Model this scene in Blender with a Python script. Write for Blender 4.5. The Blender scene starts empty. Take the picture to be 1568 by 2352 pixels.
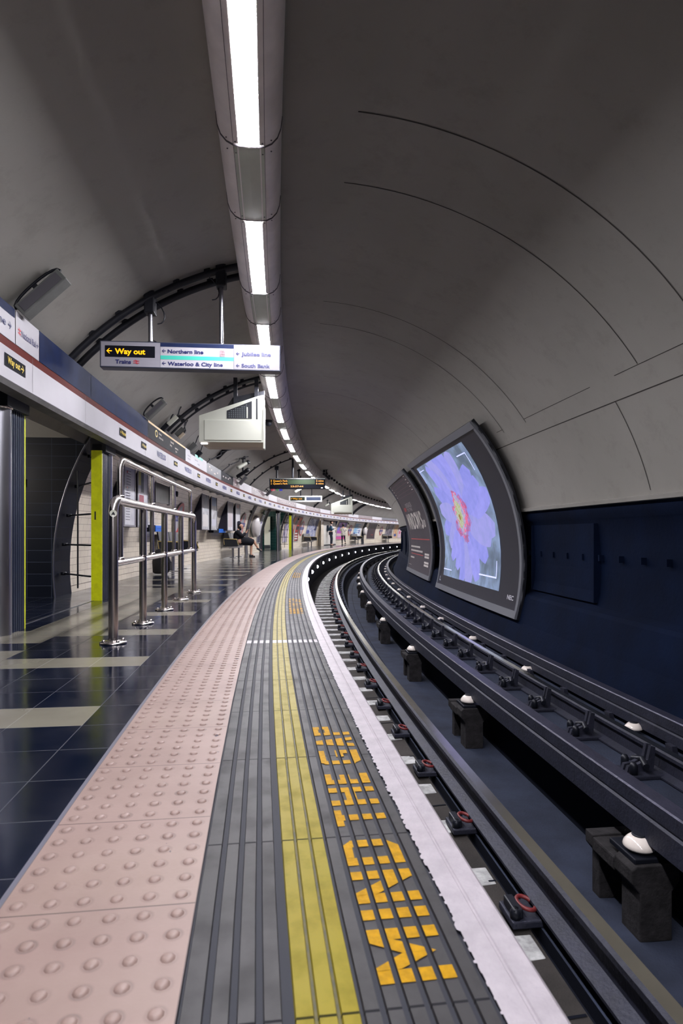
import bpy, bmesh, math, random
from mathutils import Matrix, Vector
random.seed(7)
scn = bpy.context.scene
COL = scn.collection
# ------------------------------------------------------------------ track geometry
# Everything stands on one circular curve: s metres along the platform edge, u metres
# across it (positive towards the track), z metres above the platform.
KAP = 0.00774; TH = 0.14342; UE = 0.5151; HC = 0.80
RC = 1.0 / KAP
def psi(s): return -TH + KAP * s
def P(s, u, z=0.0):
    a = psi(s); U = u + UE
    return Vector(((math.cos(TH) - math.cos(a)) / KAP + U * math.cos(a), (math.sin(a) + math.sin(TH)) / KAP - U * math.sin(a), z))
def frame(s, u, z=0.0, rot=0.0):
    """local x = across (u), local y = along (s)"""
    return Matrix.Translation(P(s, u, z)) @ Matrix.Rotation(-psi(s) + rot, 4, 'Z')

# ------------------------------------------------------------------ camera, world, exposure
cam_d = bpy.data.cameras.new('camera'); cam = bpy.data.objects.new('camera', cam_d); COL.objects.link(cam)
cam.location = (0, 0, HC); cam.rotation_euler = (math.radians(90), 0, 0)
cam_d.sensor_fit = 'VERTICAL'; cam_d.sensor_height = 36.0; cam_d.sensor_width = 24.0
cam_d.lens = 1417.4 / 2352 * 36.0
cam_d.shift_y = 51.9 / 2352
cam_d.clip_start = 0.05; cam_d.clip_end = 400
scn.camera = cam
cam_d.dof.use_dof = True; cam_d.dof.focus_distance = 6.5; cam_d.dof.aperture_fstop = 5.6
world = bpy.data.worlds.new('world'); scn.world = world; world.use_nodes = True
world.node_tree.nodes['Background'].inputs[0].default_value = (0.02, 0.03, 0.06, 1)
world.node_tree.nodes['Background'].inputs[1].default_value = 0.3
scn.view_settings.view_transform = 'Standard'; scn.view_settings.look = 'None'
scn.view_settings.gamma = 1; scn.view_settings.use_curve_mapping = False
scn.view_settings.exposure = 0.0
LAMP = 165.0          # emission of the ceiling light panels

# ------------------------------------------------------------------ materials
def lin(c):
    f = lambda v: v / 12.92 if v <= 0.04045 else ((v + 0.055) / 1.055) ** 2.4
    return tuple(f(v / 255.0) for v in c) + (1.0,)
class NT:
    def __init__(s, m): s.nt = m.node_tree; s.b = s.nt.nodes['Principled BSDF']
    def n(s, t, **kw):
        nd = s.nt.nodes.new(t)
        for k, v in kw.items(): setattr(nd, k, v)
        return nd
    def link(s, a, b): s.nt.links.new(a, b)
    def math(s, op, a, b=None):
        nd = s.n('ShaderNodeMath', operation=op)
        for i, v in enumerate((a, b)):
            if v is None: continue
            if isinstance(v, (int, float)): nd.inputs[i].default_value = v
            else: s.link(v, nd.inputs[i])
        return nd.outputs[0]
    def mix(s, fac, a, b):
        nd = s.n('ShaderNodeMix', data_type='RGBA')
        if isinstance(fac, (int, float)): nd.inputs[0].default_value = fac
        else: s.link(fac, nd.inputs[0])
        for sock, v in ((nd.inputs[6], a), (nd.inputs[7], b)):
            if isinstance(v, tuple): sock.default_value = v
            else: s.link(v, sock)
        return nd.outputs[2]
    def noise(s, scale, detail=4, obj=True, rough=0.6):
        tc = s.n('ShaderNodeNewGeometry'); nz = s.n('ShaderNodeTexNoise')
        nz.inputs['Scale'].default_value = scale; nz.inputs['Detail'].default_value = detail
        nz.inputs['Roughness'].default_value = rough
        s.link(tc.outputs['Position'], nz.inputs['Vector']); return nz.outputs['Fac']
    def ramp(s, v, a, b):
        nd = s.n('ShaderNodeMapRange'); nd.inputs[1].default_value = a; nd.inputs[2].default_value = b
        s.link(v, nd.inputs[0]); return nd.outputs[0]
MATS = {}
def mat(name, col, rough=0.5, metal=0.0, spec=0.5, noise=None, bump=None, emit=None, col2=None, coat=0.0):
    if name in MATS: return MATS[name]
    m = bpy.data.materials.new(name); m.use_nodes = True; t = NT(m); b = t.b
    c = lin(col); b.inputs['Base Color'].default_value = c
    b.inputs['Roughness'].default_value = rough; b.inputs['Metallic'].default_value = metal
    b.inputs['Specular IOR Level'].default_value = spec
    b.inputs['Coat Weight'].default_value = coat
    if noise:
        f = t.ramp(t.noise(noise[0]), 0.35, 0.65)
        d = lin(col2) if col2 else tuple(v * (1 - noise[1]) for v in c[:3]) + (1,)
        t.link(t.mix(f, c, d), b.inputs['Base Color'])
    if bump:
        bp = t.n('ShaderNodeBump'); bp.inputs['Strength'].default_value = bump[1]; bp.inputs['Distance'].default_value = 0.01
        t.link(t.noise(bump[0]), bp.inputs['Height']); t.link(bp.outputs[0], b.inputs['Normal'])
    if emit:
        b.inputs['Emission Color'].default_value = c; b.inputs['Emission Strength'].default_value = emit
    MATS[name] = m; return m
def uvsep(t):
    uv = t.n('ShaderNodeUVMap'); sp = t.n('ShaderNodeSeparateXYZ'); t.link(uv.outputs[0], sp.inputs[0]); return sp.outputs[0], sp.outputs[1]
def line(t, x, off, per, w):
    """1 on thin lines every per metres"""
    f = t.math('FRACT', t.math('DIVIDE', t.math('SUBTRACT', x, off - w / 2), per)); return t.math('LESS_THAN', f, w / per)
def tilemat(name, col, grout, ps, pv, w, os_=0, ov=0, rough=0.2, bond=False, var=0.12, dirt=0.25, dirtscale=2.0, bumpd=0.3, spec=0.5, dcol=None):
    if name in MATS: return MATS[name]
    m = bpy.data.materials.new(name); m.use_nodes = True; t = NT(m); b = t.b
    x, y = uvsep(t); xx = x
    if bond:
        row = t.math('FLOOR', t.math('DIVIDE', t.math('SUBTRACT', y, ov), pv))
        xx = t.math('ADD', x, t.math('MULTIPLY', row, ps / 2))
    l = t.math('MAXIMUM', line(t, xx, os_, ps, w), line(t, y, ov, pv, w))
    # each tile its own slight tone
    fx = t.math('FLOOR', t.math('DIVIDE', t.math('SUBTRACT', xx, os_), ps)); fy = t.math('FLOOR', t.math('DIVIDE', t.math('SUBTRACT', y, ov), pv))
    cb = t.n('ShaderNodeCombineXYZ'); t.link(fx, cb.inputs[0]); t.link(fy, cb.inputs[1])
    wn = t.n('ShaderNodeTexWhiteNoise'); t.link(cb.outputs[0], wn.inputs[0])
    c = lin(col); c2 = tuple(v * (1 - var) for v in c[:3]) + (1,)
    base = t.mix(wn.outputs[0], c, c2)
    dn = t.math('MULTIPLY', t.ramp(t.noise(dirtscale, 6), 0.45, 0.75), dirt)
    base = t.mix(dn, base, lin(dcol) if dcol else tuple(v * 0.35 for v in c[:3]) + (1,))
    t.link(t.mix(l, base, lin(grout)), b.inputs['Base Color'])
    t.link(t.math('ADD', t.math('ADD', t.math('MULTIPLY', l, 0.5), rough), t.math('MULTIPLY', dn, 0.3)), b.inputs['Roughness'])
    b.inputs['Specular IOR Level'].default_value = spec
    if bumpd:
        bp = t.n('ShaderNodeBump'); bp.inputs['Strength'].default_value = bumpd; bp.inputs['Distance'].default_value = 0.003; bp.invert = True
        t.link(l, bp.inputs['Height']); t.link(bp.outputs[0], b.inputs['Normal'])
    MATS[name] = m; return m

NAVY = (13, 19, 34)
vault_m = mat('vault_paint', (152, 140, 122), 0.62, spec=0.3, noise=(0.55, 0.16), bump=(9, 0.12))
def vaultdirt():
    m = vault_m; t = NT(m); b = t.b
    c = lin((154, 151, 146)); n1 = t.ramp(t.noise(0.45, 5), 0.40, 0.68); n2 = t.ramp(t.noise(3.2, 8, rough=0.75), 0.52, 0.78)
    k = t.mix(t.math('MULTIPLY', n1, 0.30), c, lin((116, 113, 107))); k = t.mix(t.math('MULTIPLY', n2, 0.35), k, lin((98, 93, 86)))
    t.link(k, b.inputs['Base Color'])
vaultdirt()
lining_m = mat('dark_lining', (8, 21, 46), 0.9, spec=0.1, noise=(1.2, 0.45), bump=(20, 0.3))
wall_tile = tilemat('cream_wall_tile', (248, 236, 216), (120, 104, 92), 0.30, 0.095, 0.004, rough=0.22, bond=True, var=0.05, dirt=0.2, dirtscale=1.5, dcol=(150, 130, 110))
dark_tile = tilemat('navy_wall_tile', (10, 17, 32), (62, 70, 88), 0.30, 0.15, 0.005, rough=0.38, spec=.3, var=0.35, dirt=0.1)
band_tile = tilemat('navy_band_tile', (14, 18, 34), (44, 48, 60), 0.30, 0.15, 0.006, spec=0.1, rough=0.5, var=0.45, dirt=0.2)
green_tile = tilemat('green_wall_tile', (24, 62, 60), (90, 110, 110), 0.30, 0.15, 0.005, rough=0.2, var=0.2, dirt=0.1)
floor_dark = tilemat('black_floor_tile', (3, 12, 32), (52, 54, 62), 0.2945, 0.30, 0.0035, os_=2.70, ov=-1.25, rough=0.13, spec=0.5, var=0.2, dirt=0.35, dirtscale=2.5, bumpd=0.1, dcol=(40, 42, 52))
floor_cream = tilemat('cream_floor_tile', (122, 118, 106), (110, 104, 98), 0.2945, 0.30, 0.0035, os_=2.70, ov=-1.25, rough=0.2, var=0.08, dirt=0.3, dirtscale=3, bumpd=0.1)
rib_m = tilemat('grey_ribbed_paving', (42, 40, 42), (18, 18, 24), 0.60, 50, 0.006, os_=1.62, ov=20, rough=0.55, var=0.12, dirt=0.55, dirtscale=9, bumpd=0.1)
groove_m = mat('dirty_groove', (20, 23, 36), 0.7)
yellow_m = tilemat('yellow_paint', (132, 118, 3), (46, 44, 18), 0.60, 50, 0.006, os_=1.62, ov=20, rough=0.5, spec=0.22, var=0.05, dirt=0.45, dirtscale=16, bumpd=0.1, dcol=(74, 68, 14))
paint_m = mat('orange_yellow_paint', (182, 136, 4), 0.6, spec=0.15, noise=(40, 0.3), bump=(120, 0.2))
white_m = mat('white_nosing_paint', (170, 163, 169), 0.5, noise=(14, 0.18), bump=(60, 0.25))
vinyl_white = mat('white_vitreous_panel', (182, 179, 186), 0.45, noise=(3, 0.06))
brown_m = mat('brown_line_stripe', (96, 38, 34), 0.6, spec=0.15)
navy_panel = mat('navy_panel', (30, 42, 78), 0.6, spec=0.15, noise=(6, 0.3))
black_panel = mat('black_panel', (14, 16, 26), 0.6, spec=0.12)
grey_under = mat('frieze_grey_steel', (118, 116, 116), 0.5, noise=(5, 0.35))
chrome = mat('polished_steel', (206, 199, 196), 0.23, metal=1.0)
steel_b = mat('brushed_steel', (150, 150, 158), 0.3, metal=1.0)
dark_metal = mat('dark_metal', (24, 27, 38), 0.45, metal=0.3, noise=(20, 0.3))
black_m = mat('black_fittings', (12, 15, 26), 0.5)
grey_m = mat('grey_casing', (104, 106, 104), 0.5, noise=(8, 0.2))
yel_strip = mat('yellow_edge_strip', (206, 214, 10), 0.4, noise=(12, 0.2))
box_white = mat('off_white_casing', (196, 198, 186), 0.4, noise=(2, 0.06))
trunk_m = mat('cream_trunking', (250, 242, 240), 0.42, noise=(2.5, 0.2))
trunk_g = mat('grey_green_cover', (186, 190, 176), 0.45, noise=(3, 0.12))
bead_m = mat('trunking_joint', (84, 78, 84), 0.5)
ink = mat('navy_ink', (24, 30, 92), 0.4)
red_ink = mat('red_ink', (206, 40, 60), 0.4)
yellow_ink = mat('yellow_ink', (216, 186, 24), 0.4)
yellow_lit = mat('lit_yellow_letters', (255, 178, 10), 0.4, emit=1.1)
sign_lit = mat('lit_white_sign_face', (172, 170, 178), 0.5, spec=.2, emit=0.04)
green_ink = mat('turquoise_ink', (60, 178, 160), 0.4, emit=0.12)
steel_rail = mat('worn_rail_head', (226, 222, 206), 0.2, metal=1.0, noise=(6, 0.12))
rail_side = mat('rail_side', (40, 42, 58), 0.6, metal=0.2, noise=(10, 0.35), bump=(50, 0.4))
cond_m = mat('conductor_rail_steel', (70, 70, 88), 0.4, metal=0.5, noise=(7, 0.3), bump=(60, 0.3))
bed_m = mat('track_concrete', (50, 56, 73), 0.85, noise=(2.2, 0.45), bump=(60, 0.5), spec=0.2)
bed_brown = mat('track_concrete_brown', (62, 58, 56), 0.85, noise=(3, 0.5), bump=(70, 0.5), spec=0.2)
pit_m = mat('pit_dark', (14, 17, 27), 0.9, spec=0.1)
post_m = mat('sooty_timber', (48, 46, 48), 0.85, noise=(14, 0.5), bump=(40, 0.6), spec=0.2)
porc_m = mat('glazed_porcelain', (232, 222, 214), 0.12)
clip_red = mat('red_painted_clip', (118, 40, 42), 0.5, noise=(40, 0.3))
grille_m = mat('galvanised_bar', (150, 152, 150), 0.5, noise=(10, 0.3))
joint_m = mat('vault_joint_dark', (58, 54, 52), 0.9)  # dark tone of the joints between vault panels

def pinkmat():
    m = bpy.data.materials.new('pink_blister_paving'); m.use_nodes = True; t = NT(m); b = t.b
    x, y = uvsep(t)
    l = t.math('MAXIMUM', line(t, x, 1.37, 0.414, 0.004), line(t, y, -1.058, 0.414, 0.004))
    pt = 0.414 / 6
    fx = t.math('SUBTRACT', t.math('FRACT', t.math('DIVIDE', t.math('SUBTRACT', x, 1.37), pt)), 0.5)
    fy = t.math('SUBTRACT', t.math('FRACT', t.math('DIVIDE', t.math('SUBTRACT', y, -1.058), pt)), 0.5)
    d = t.math('SQRT', t.math('ADD', t.math('MULTIPLY', fx, fx), t.math('MULTIPLY', fy, fy)))
    ring = t.math('SUBTRACT', 1.0, t.math('MULTIPLY', t.math('ABSOLUTE', t.math('SUBTRACT', d, 0.25)), 12.0))
    ring = t.math('MAXIMUM', ring, 0.0)
    wear = t.ramp(t.noise(7, 3), 0.35, 0.7)
    c = t.mix(t.ramp(t.noise(3, 6), 0.4, 0.7), lin((143, 121, 114)), lin((131, 109, 102)))
    c = t.mix(t.math('MULTIPLY', ring, t.math('ADD', t.math('MULTIPLY', wear, 0.5), 0.12)), c, lin((82, 65, 63)))
    gum = t.math('GREATER_THAN', t.noise(17, 2), 0.735)
    c = t.mix(t.math('MULTIPLY', gum, 0.8), c, lin((60, 54, 66)))
    t.link(t.mix(l, c, lin((84, 67, 65))), b.inputs['Base Color'])
    b.inputs['Roughness'].default_value = 0.5; b.inputs['Specular IOR Level'].default_value = 0.45
    bp = t.n('ShaderNodeBump'); bp.inputs['Strength'].default_value = 0.35; bp.inputs['Distance'].default_value = 0.004
    t.link(t.math('SUBTRACT', t.math('MAXIMUM', t.math('SUBTRACT', 0.30, d), 0.0), t.math('MULTIPLY', l, 0.2)), bp.inputs['Height'])
    nb = t.n('ShaderNodeBump'); nb.inputs['Strength'].default_value = 0.12; nb.inputs['Distance'].default_value = 0.003
    t.link(t.noise(90), nb.inputs['Height']); t.link(bp.outputs[0], nb.inputs['Normal']); t.link(nb.outputs[0], b.inputs['Normal'])
    return m
pink_m = pinkmat()
def lampmat(name, col, k):
    m = bpy.data.materials.new(name); m.use_nodes = True; b = m.node_tree.nodes['Principled BSDF']
    b.inputs['Base Color'].default_value = (0.05, 0.05, 0.05, 1) if 'led' in name else (0.8, 0.8, 0.8, 1); b.inputs['Emission Color'].default_value = lin(col); b.inputs['Emission Strength'].default_value = k
    return m
diff_m = lampmat('light_diffuser', (246, 244, 250), LAMP)
edge_lamp_m = lampmat('bulkhead_lamp_glass', (238, 238, 255), 9.0)
small_lamp_m = lampmat('small_lamp_glass', (236, 236, 255), 4.0)
led_m = lampmat('amber_led', (255, 176, 0), 0.95)
led_green = mat('led_matrix_green', (34, 52, 26), 0.5, emit=0.35)

# ------------------------------------------------------------------ mesh builder
class MB:
    def __init__(s): s.v = []; s.f = []; s.m = []; s.uv = []; s.sm = []
    def add(s, vs, fs, m=0, T=None, uv=None, smooth=False):
        o = len(s.v)
        for v in vs: s.v.append(tuple(T @ Vector(v)) if T is not None else tuple(v))
        for i, f in enumerate(fs):
            s.f.append([k + o for k in f]); s.m.append(m if isinstance(m, int) else m[i]); s.sm.append(smooth)
            s.uv.append([uv[k] for k in f] if uv else None)
        return s
    def box(s, x0, x1, y0, y1, z0, z1, m=0, T=None, ch=0.0):
        if ch <= 0:
            vs = [(x, y, z) for x in (x0, x1) for y in (y0, y1) for z in (z0, z1)]
            return s.add(vs, [(0, 1, 3, 2), (4, 6, 7, 5), (0, 4, 5, 1), (2, 3, 7, 6), (0, 2, 6, 4), (1, 5, 7, 3)], m, T)
        bm = bmesh.new(); bmesh.ops.create_cube(bm, size=1)
        for v in bm.verts: v.co = Vector(((x0 + x1) / 2 + v.co.x * (x1 - x0), (y0 + y1) / 2 + v.co.y * (y1 - y0), (z0 + z1) / 2 + v.co.z * (z1 - z0)))
        bmesh.ops.bevel(bm, geom=bm.edges[:], offset=ch, segments=2, affect='EDGES', profile=0.5)
        bm.verts.index_update(); s.add([v.co[:] for v in bm.verts], [[v.index for v in f.verts] for f in bm.faces], m, T); bm.free(); return s
    def prism(s, poly, y0, y1, m=0, T=None, smooth=False):
        """polygon in x,z pulled along y"""
        n = len(poly); vs = [(a, y0, b) for a, b in poly] + [(a, y1, b) for a, b in poly]
        fs = [(i, (i + 1) % n, n + (i + 1) % n, n + i) for i in range(n)] + [tuple(range(n - 1, -1, -1)), tuple(range(n, 2 * n))]
        return s.add(vs, fs, m, T, smooth=smooth)
    def tube(s, pts, r, n=10, m=0, T=None, caps=True, smooth=True):
        pts = [Vector(p) for p in pts]; vs = []; fs = []
        rr = r if isinstance(r, (list, tuple)) else [r] * len(pts)
        prev = None
        for i, p in enumerate(pts):
            d = (pts[min(i + 1, len(pts) - 1)] - pts[max(i - 1, 0)]).normalized()
            a = prev if prev is not None else (Vector((0, 0, 1)) if abs(d.z) < 0.9 else Vector((1, 0, 0)))
            x = (a - d * a.dot(d)).normalized(); y = d.cross(x); prev = x
            for k in range(n):
                t = 2 * math.pi * k / n; vs.append(tuple(p + x * math.cos(t) * rr[i] + y * math.sin(t) * rr[i]))
        for i in range(len(pts) - 1):
            for k in range(n): fs.append((i * n + k, i * n + (k + 1) % n, (i + 1) * n + (k + 1) % n, (i + 1) * n + k))
        s.add(vs, fs, m, T, smooth=smooth)
        if caps: s.add(vs[:n], [tuple(range(n - 1, -1, -1))], m, T); s.add(vs[-n:], [tuple(range(n))], m, T)
        return s
    def lathe(s, prof, n=16, m=0, T=None, smooth=True):
        vs = []; fs = []
        for r, z in prof:
            for k in range(n): vs.append((r * math.cos(2 * math.pi * k / n), r * math.sin(2 * math.pi * k / n), z))
        for i in range(len(prof) - 1):
            for k in range(n): fs.append((i * n + k, i * n + (k + 1) % n, (i + 1) * n + (k + 1) % n, (i + 1) * n + k))
        fs.append(tuple(range(n - 1, -1, -1))); fs.append(tuple(range((len(prof) - 1) * n, len(prof) * n)))
        return s.add(vs, fs, m, T, smooth=smooth)
    def sweep(s, prof, s0, s1, ds=1.0, m=0, closed=False, caps=False, vcoord=None, smooth=False, steps=None):
        """profile of (u,z) points carried along the curve; UV = (s, v)"""
        n = len(prof); N = steps or max(1, int(math.ceil((s1 - s0) / ds)))
        if vcoord is None:
            vcoord = [0.0]
            for i in range(1, n): vcoord.append(vcoord[-1] + math.hypot(prof[i][0] - prof[i - 1][0], prof[i][1] - prof[i - 1][1]))
        vs = []; uv = []; fs = []; ms = []
        for j in range(N + 1):
            q = s0 + (s1 - s0) * j / N
            for i, (a, b) in enumerate(prof): vs.append(tuple(P(q, a, b))); uv.append((q, vcoord[i]))
        for j in range(N):
            for i in range(n if closed else n - 1):
                k = (i + 1) % n; fs.append((j * n + i, j * n + k, (j + 1) * n + k, (j + 1) * n + i)); ms.append(m if isinstance(m, int) else m[i])
        s.add(vs, fs, ms, None, uv, smooth)
        if caps:
            mm = m if isinstance(m, int) else m[0]
            s.add(vs[:n], [tuple(range(n))], mm); s.add(vs[-n:], [tuple(range(n - 1, -1, -1))], mm)
        return s
    def cbox(s, s0, s1, u0, u1, z0, z1, m=0, ds=1.0):
        return s.sweep([(u0, z0), (u1, z0), (u1, z1), (u0, z1)], s0, s1, ds, m, closed=True, caps=True)
    def build(s, name, mats, parent=None, world=False, label=None, bevel=0.0):
        me = bpy.data.meshes.new(name)
        vs = s.v
        if parent is not None and world:
            top = parent
            while top.parent is not None: top = top.parent
            inv = top.matrix_basis.inverted(); vs = [tuple(inv @ Vector(v)) for v in vs]
        me.from_pydata(vs, [], s.f); 
        if not isinstance(mats, (list, tuple)): mats = [mats]
        for m in mats: me.materials.append(m)
        me.polygons.foreach_set('material_index', s.m); me.polygons.foreach_set('use_smooth', s.sm)
        if any(u is not None for u in s.uv):
            lay = me.uv_layers.new(name='UVMap'); k = 0
            for u, f in zip(s.uv, s.f):
                for i in range(len(f)):
                    if u: lay.data[k].uv = u[i]
                    k += 1
        me.validate(); me.update()
        bm = bmesh.new(); bm.from_mesh(me); bmesh.ops.recalc_face_normals(bm, faces=bm.faces) if not getattr(s, 'keep', False) else None; bm.to_mesh(me); bm.free()
        o = bpy.data.objects.new(name, me); COL.objects.link(o)
        if parent is not None: o.parent = parent
        if label: o['label'] = label
        if bevel:
            md = o.modifiers.new('bevel', 'BEVEL'); md.width = bevel; md.segments = 2; md.limit_method = 'ANGLE'
        return o
def tag(o, label=None, cat=None, group=None, kind=None):
    for k, v in (('label', label), ('category', cat), ('group', group), ('kind', kind)):
        if v: o[k] = v
    return o
def struct(name, mb, mats, label=None):
    o = mb.build(name, mats); o['kind'] = 'structure'
    if label: o['label'] = label
    return o
def thing(name, label, cat, M, group=None):
    o = bpy.data.objects.new(name, None); COL.objects.link(o); o.empty_display_size = 0.1
    o.matrix_basis = M; return tag(o, label, cat, group)
KIDS = {}
def dup(o, M, label=None, group=None):
    def kids(p): return [c for c in COL.objects if c.parent == p]
    r = o.copy(); COL.objects.link(r); r.matrix_basis = M
    if label: r['label'] = label
    if group: r['group'] = group
    key = o.name
    if key not in KIDS: KIDS[key] = [(c, kids(c)) for c in kids(o)]
    for c, gs in KIDS[key]:
        d = c.copy(); COL.objects.link(d); d.parent = r
        for g in gs: e = g.copy(); COL.objects.link(e); e.parent = d
    return r
_font_cache = {}
def text_geo(txt, bold=0.0, spacing=1.0):
    key = (txt, bold, spacing)
    if key in _font_cache: return _font_cache[key]
    cu = bpy.data.curves.new('t', 'FONT'); cu.body = txt; cu.size = 1; cu.offset = bold; cu.resolution_u = 3; cu.space_character = spacing
    o = bpy.data.objects.new('t', cu); COL.objects.link(o)
    dg = bpy.context.evaluated_depsgraph_get(); me = bpy.data.meshes.new_from_object(o.evaluated_get(dg))
    v = [tuple(a.co) for a in me.vertices]; f = [list(p.vertices) for p in me.polygons]
    bpy.data.objects.remove(o); bpy.data.curves.remove(cu); bpy.data.meshes.remove(me)
    xs = [a[0] for a in v]; ys = [a[1] for a in v]
    x0, x1, y0, y1 = min(xs), max(xs), min(ys), max(ys)
    v = [((a[0] - x0), a[1], 0) for a in v]
    _font_cache[key] = (v, f, x1 - x0, 0.7); return _font_cache[key]
def text(mb, txt, fn, x0, y0, h, w=None, m=0, bold=0.015, spacing=1.0, align='l'):
    """letters with cap height h laid out by fn(x, y) -> world"""
    v, f, tw, ch = text_geo(txt, bold, spacing); k = h / ch; kx = k if w is None else w / tw
    off = {'l': 0, 'c': -tw * kx / 2, 'r': -tw * kx}[align]
    mb.add([tuple(fn(x0 + off + a[0] * kx, y0 + a[1] * k)) for a in v], f, m)
    return tw * kx
# ================================================================== STRUCTURE
UC, ZC, RT = -0.05, 0.38, 3.25
S0, S1 = -9.0, 104.0
def circ(a, r=RT): a = math.radians(a); return (UC + r * math.cos(a), ZC + r * math.sin(a))
def arc(a0, a1, r=RT, n=24): return [circ(a0 + (a1 - a0) * i / n, r) for i in range(n + 1)]
# vault over platform and track
struct('ceiling', MB().sweep(arc(14.3, 151, n=44), S0, S1, 1.0, smooth=True), vault_m, 'curved cream painted tunnel vault')
# lower lip of the cream lining on the track side and the dark lining beneath it
mb = MB(); mb.sweep([circ(14.3), (3.06, 1.17), (3.07, 1.13), (3.20, 1.12)], S0, S1, 1.0)
struct('trim_1', mb, vault_m, 'turned lower lip of the cream vault lining')
mb = MB()
mb.sweep([(3.13, 1.18), (3.13, 1.02), (3.20, 0.98), (3.235, 0.7), (3.25, 0.4), (3.235, 0.12), (3.20, -0.02)], S0, S1, 1.0, smooth=True)
mb.sweep([(3.20, -0.02), (3.10, -0.06), (3.07, -0.10), (3.06, -0.14), (2.98, -0.45), (2.86, -0.75), (2.74, -0.95), (2.70, -1.0)], S0, S1, 1.0)
struct('wall_track', mb, lining_m, 'sooty dark lower wall behind the track')
# raised plates and bolts on the dark lining
mb = MB()
for k, (a, b) in enumerate([(-6.5, -1.2), (0.6, 3.2), (6.75, 8.6), (20.9, 24.0), (29.0, 33.5), (38, 44)]):
    mb.sweep([(3.195, 0.93), (3.20, 0.7), (3.215, 0.4), (3.20, 0.15), (3.17, 0.02)], a, b, 0.5)
    mb.sweep([(3.195, 0.93), (3.23, 0.93)], a, b, 0.5); 
    for q in (a, b): mb.cbox(q - 0.01, q + 0.01, 3.16, 3.25, 0.02, 0.93)
for q in [i * 0.42 - 3 for i in range(60)]: mb.cbox(q, q + 0.03, 3.185, 3.25, 0.50, 0.57)
struct('trim_2', mb, lining_m, 'lapped dark lining plates with bolts')
# joints of the vault lining
mb = MB()
def vault_joint(s, a0, a1, w=0.006):
    n = 30
    for i in range(n):
        b0, b1 = a0 + (a1 - a0) * i / n, a0 + (a1 - a0) * (i + 1) / n
        q = [P(s - w, *circ(b0, RT - .0025)), P(s - w, *circ(b1, RT - .0025)), P(s + w, *circ(b1, RT - .0025)), P(s + w, *circ(b0, RT - .0025))]
        mb.add(q, [(0, 1, 2, 3)])
for s, a0, a1 in [(4.08, 15, 87), (4.92, 35, 87), (7.46, 34, 87), (8.26, 34, 87), (12.2, 32, 87), (16.2, 32, 87), (20.2, 32, 88), (23.9, 32, 88), (27.6, 32, 88), (31.5, 32, 88), (35.5, 32, 88), (39.5, 32, 88), (44, 32, 88), (48, 32, 88), (-0.2, 35, 87), (0.7, 15, 87)]:
    vault_joint(s, a0, a1)
    if s > 11: vault_joint(s, 96, 145)
def vault_line(a, s0, s1, h=0.12): mb.sweep([circ(a, RT - .0025), circ(a + h, RT - .0025)], s0, s1, 1.0)
vault_line(30.8, S0, 60, 0.2)
for a, b in [(0.7, 4.92), (4.92, 5.3), (5.75, 7.46), (8.26, 8.5), (12.2, 12.5), (15.2, 16.2), (19, 20.2)]: vault_line(34.8, a, b)
for s in (2.9, 5.5, 10.1, 15.0, 21.5): vault_joint(s, 15, 31)
struct('trim_3', mb, joint_m, 'dark joints between the vault panels')

# ---- platform floor
def floor_cells():
    mb = MB(); us = [-1.07, -1.25] + [-1.25 - 0.3 * k for k in range(1, 8)]; us[-1] = -3.34
    n0 = -32; n1 = 330
    for k in range(n0, n1):
        a = 2.70 + 0.2945 * k; b = a + 0.2945
        for i in range(len(us) - 1):
            u1, u0 = us[i], us[i + 1]; m = 0
            um = (u0 + u1) / 2
            if u1 <= -1.25:
                if k % 4 == 0: m = 1
                if (k % 27) in (5, 7) and um < -2.14: m = 1
                if 9 <= k <= 22 and -2.45 < um < -1.85: m = 1
                if k % 4 == 0 and 9 <= k <= 20 and um < -2.45: m = 0
            mb.add([P(a, u0), P(a, u1), P(b, u1), P(b, u0)], [(0, 1, 2, 3)], m, None, [(a, u0), (a, u1), (b, u1), (b, u0)])
    return mb
struct('floor', floor_cells(), [floor_dark, floor_cream], 'glossy black floor tiles with cream cross bands')
mb = MB().sweep([(-1.07, 0.0012), (-1.057, 0.0012)], S0, S1, 1.0)
struct('trim_4', mb, mat('paving_edge_strip', (92, 92, 104), 0.5), 'thin grey strip between floor tiles and pink paving')
# pink blister paving, real domes near the camera
mb = MB().sweep([(-1.058, 0.001), (-0.644, 0.001)], S0, S1, 1.0, vcoord=[-1.058, -0.644])
pt = 0.414 / 6
for i in range(0, 150):
    for j in range(6):
        s = 1.37 + pt * (i - 14 + 0.5); u = -1.058 + pt * (j + 0.5); n = 10 if s < 4 else 8
        if s > 9.4: continue
        vs = []; fs = []; uv = []
        for r, z in ((0.0145, 0.001), (0.0125, 0.0042), (0.007, 0.0058)):
            for k in range(n):
                t = 2 * math.pi * k / n; vs.append(P(s + r * math.cos(t), u + r * math.sin(t), z)); uv.append((s + r * math.cos(t), u + r * math.sin(t)))
        for a in range(2):
            for k in range(n): fs.append((a * n + k, a * n + (k + 1) % n, (a + 1) * n + (k + 1) % n, (a + 1) * n + k))
        fs.append(tuple(range(2 * n, 3 * n))); mb.add(vs, fs, 0, None, uv, True)
struct('floor_tactile', mb, pink_m, 'pink blister tactile paving').name = 'floor_1'
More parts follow.
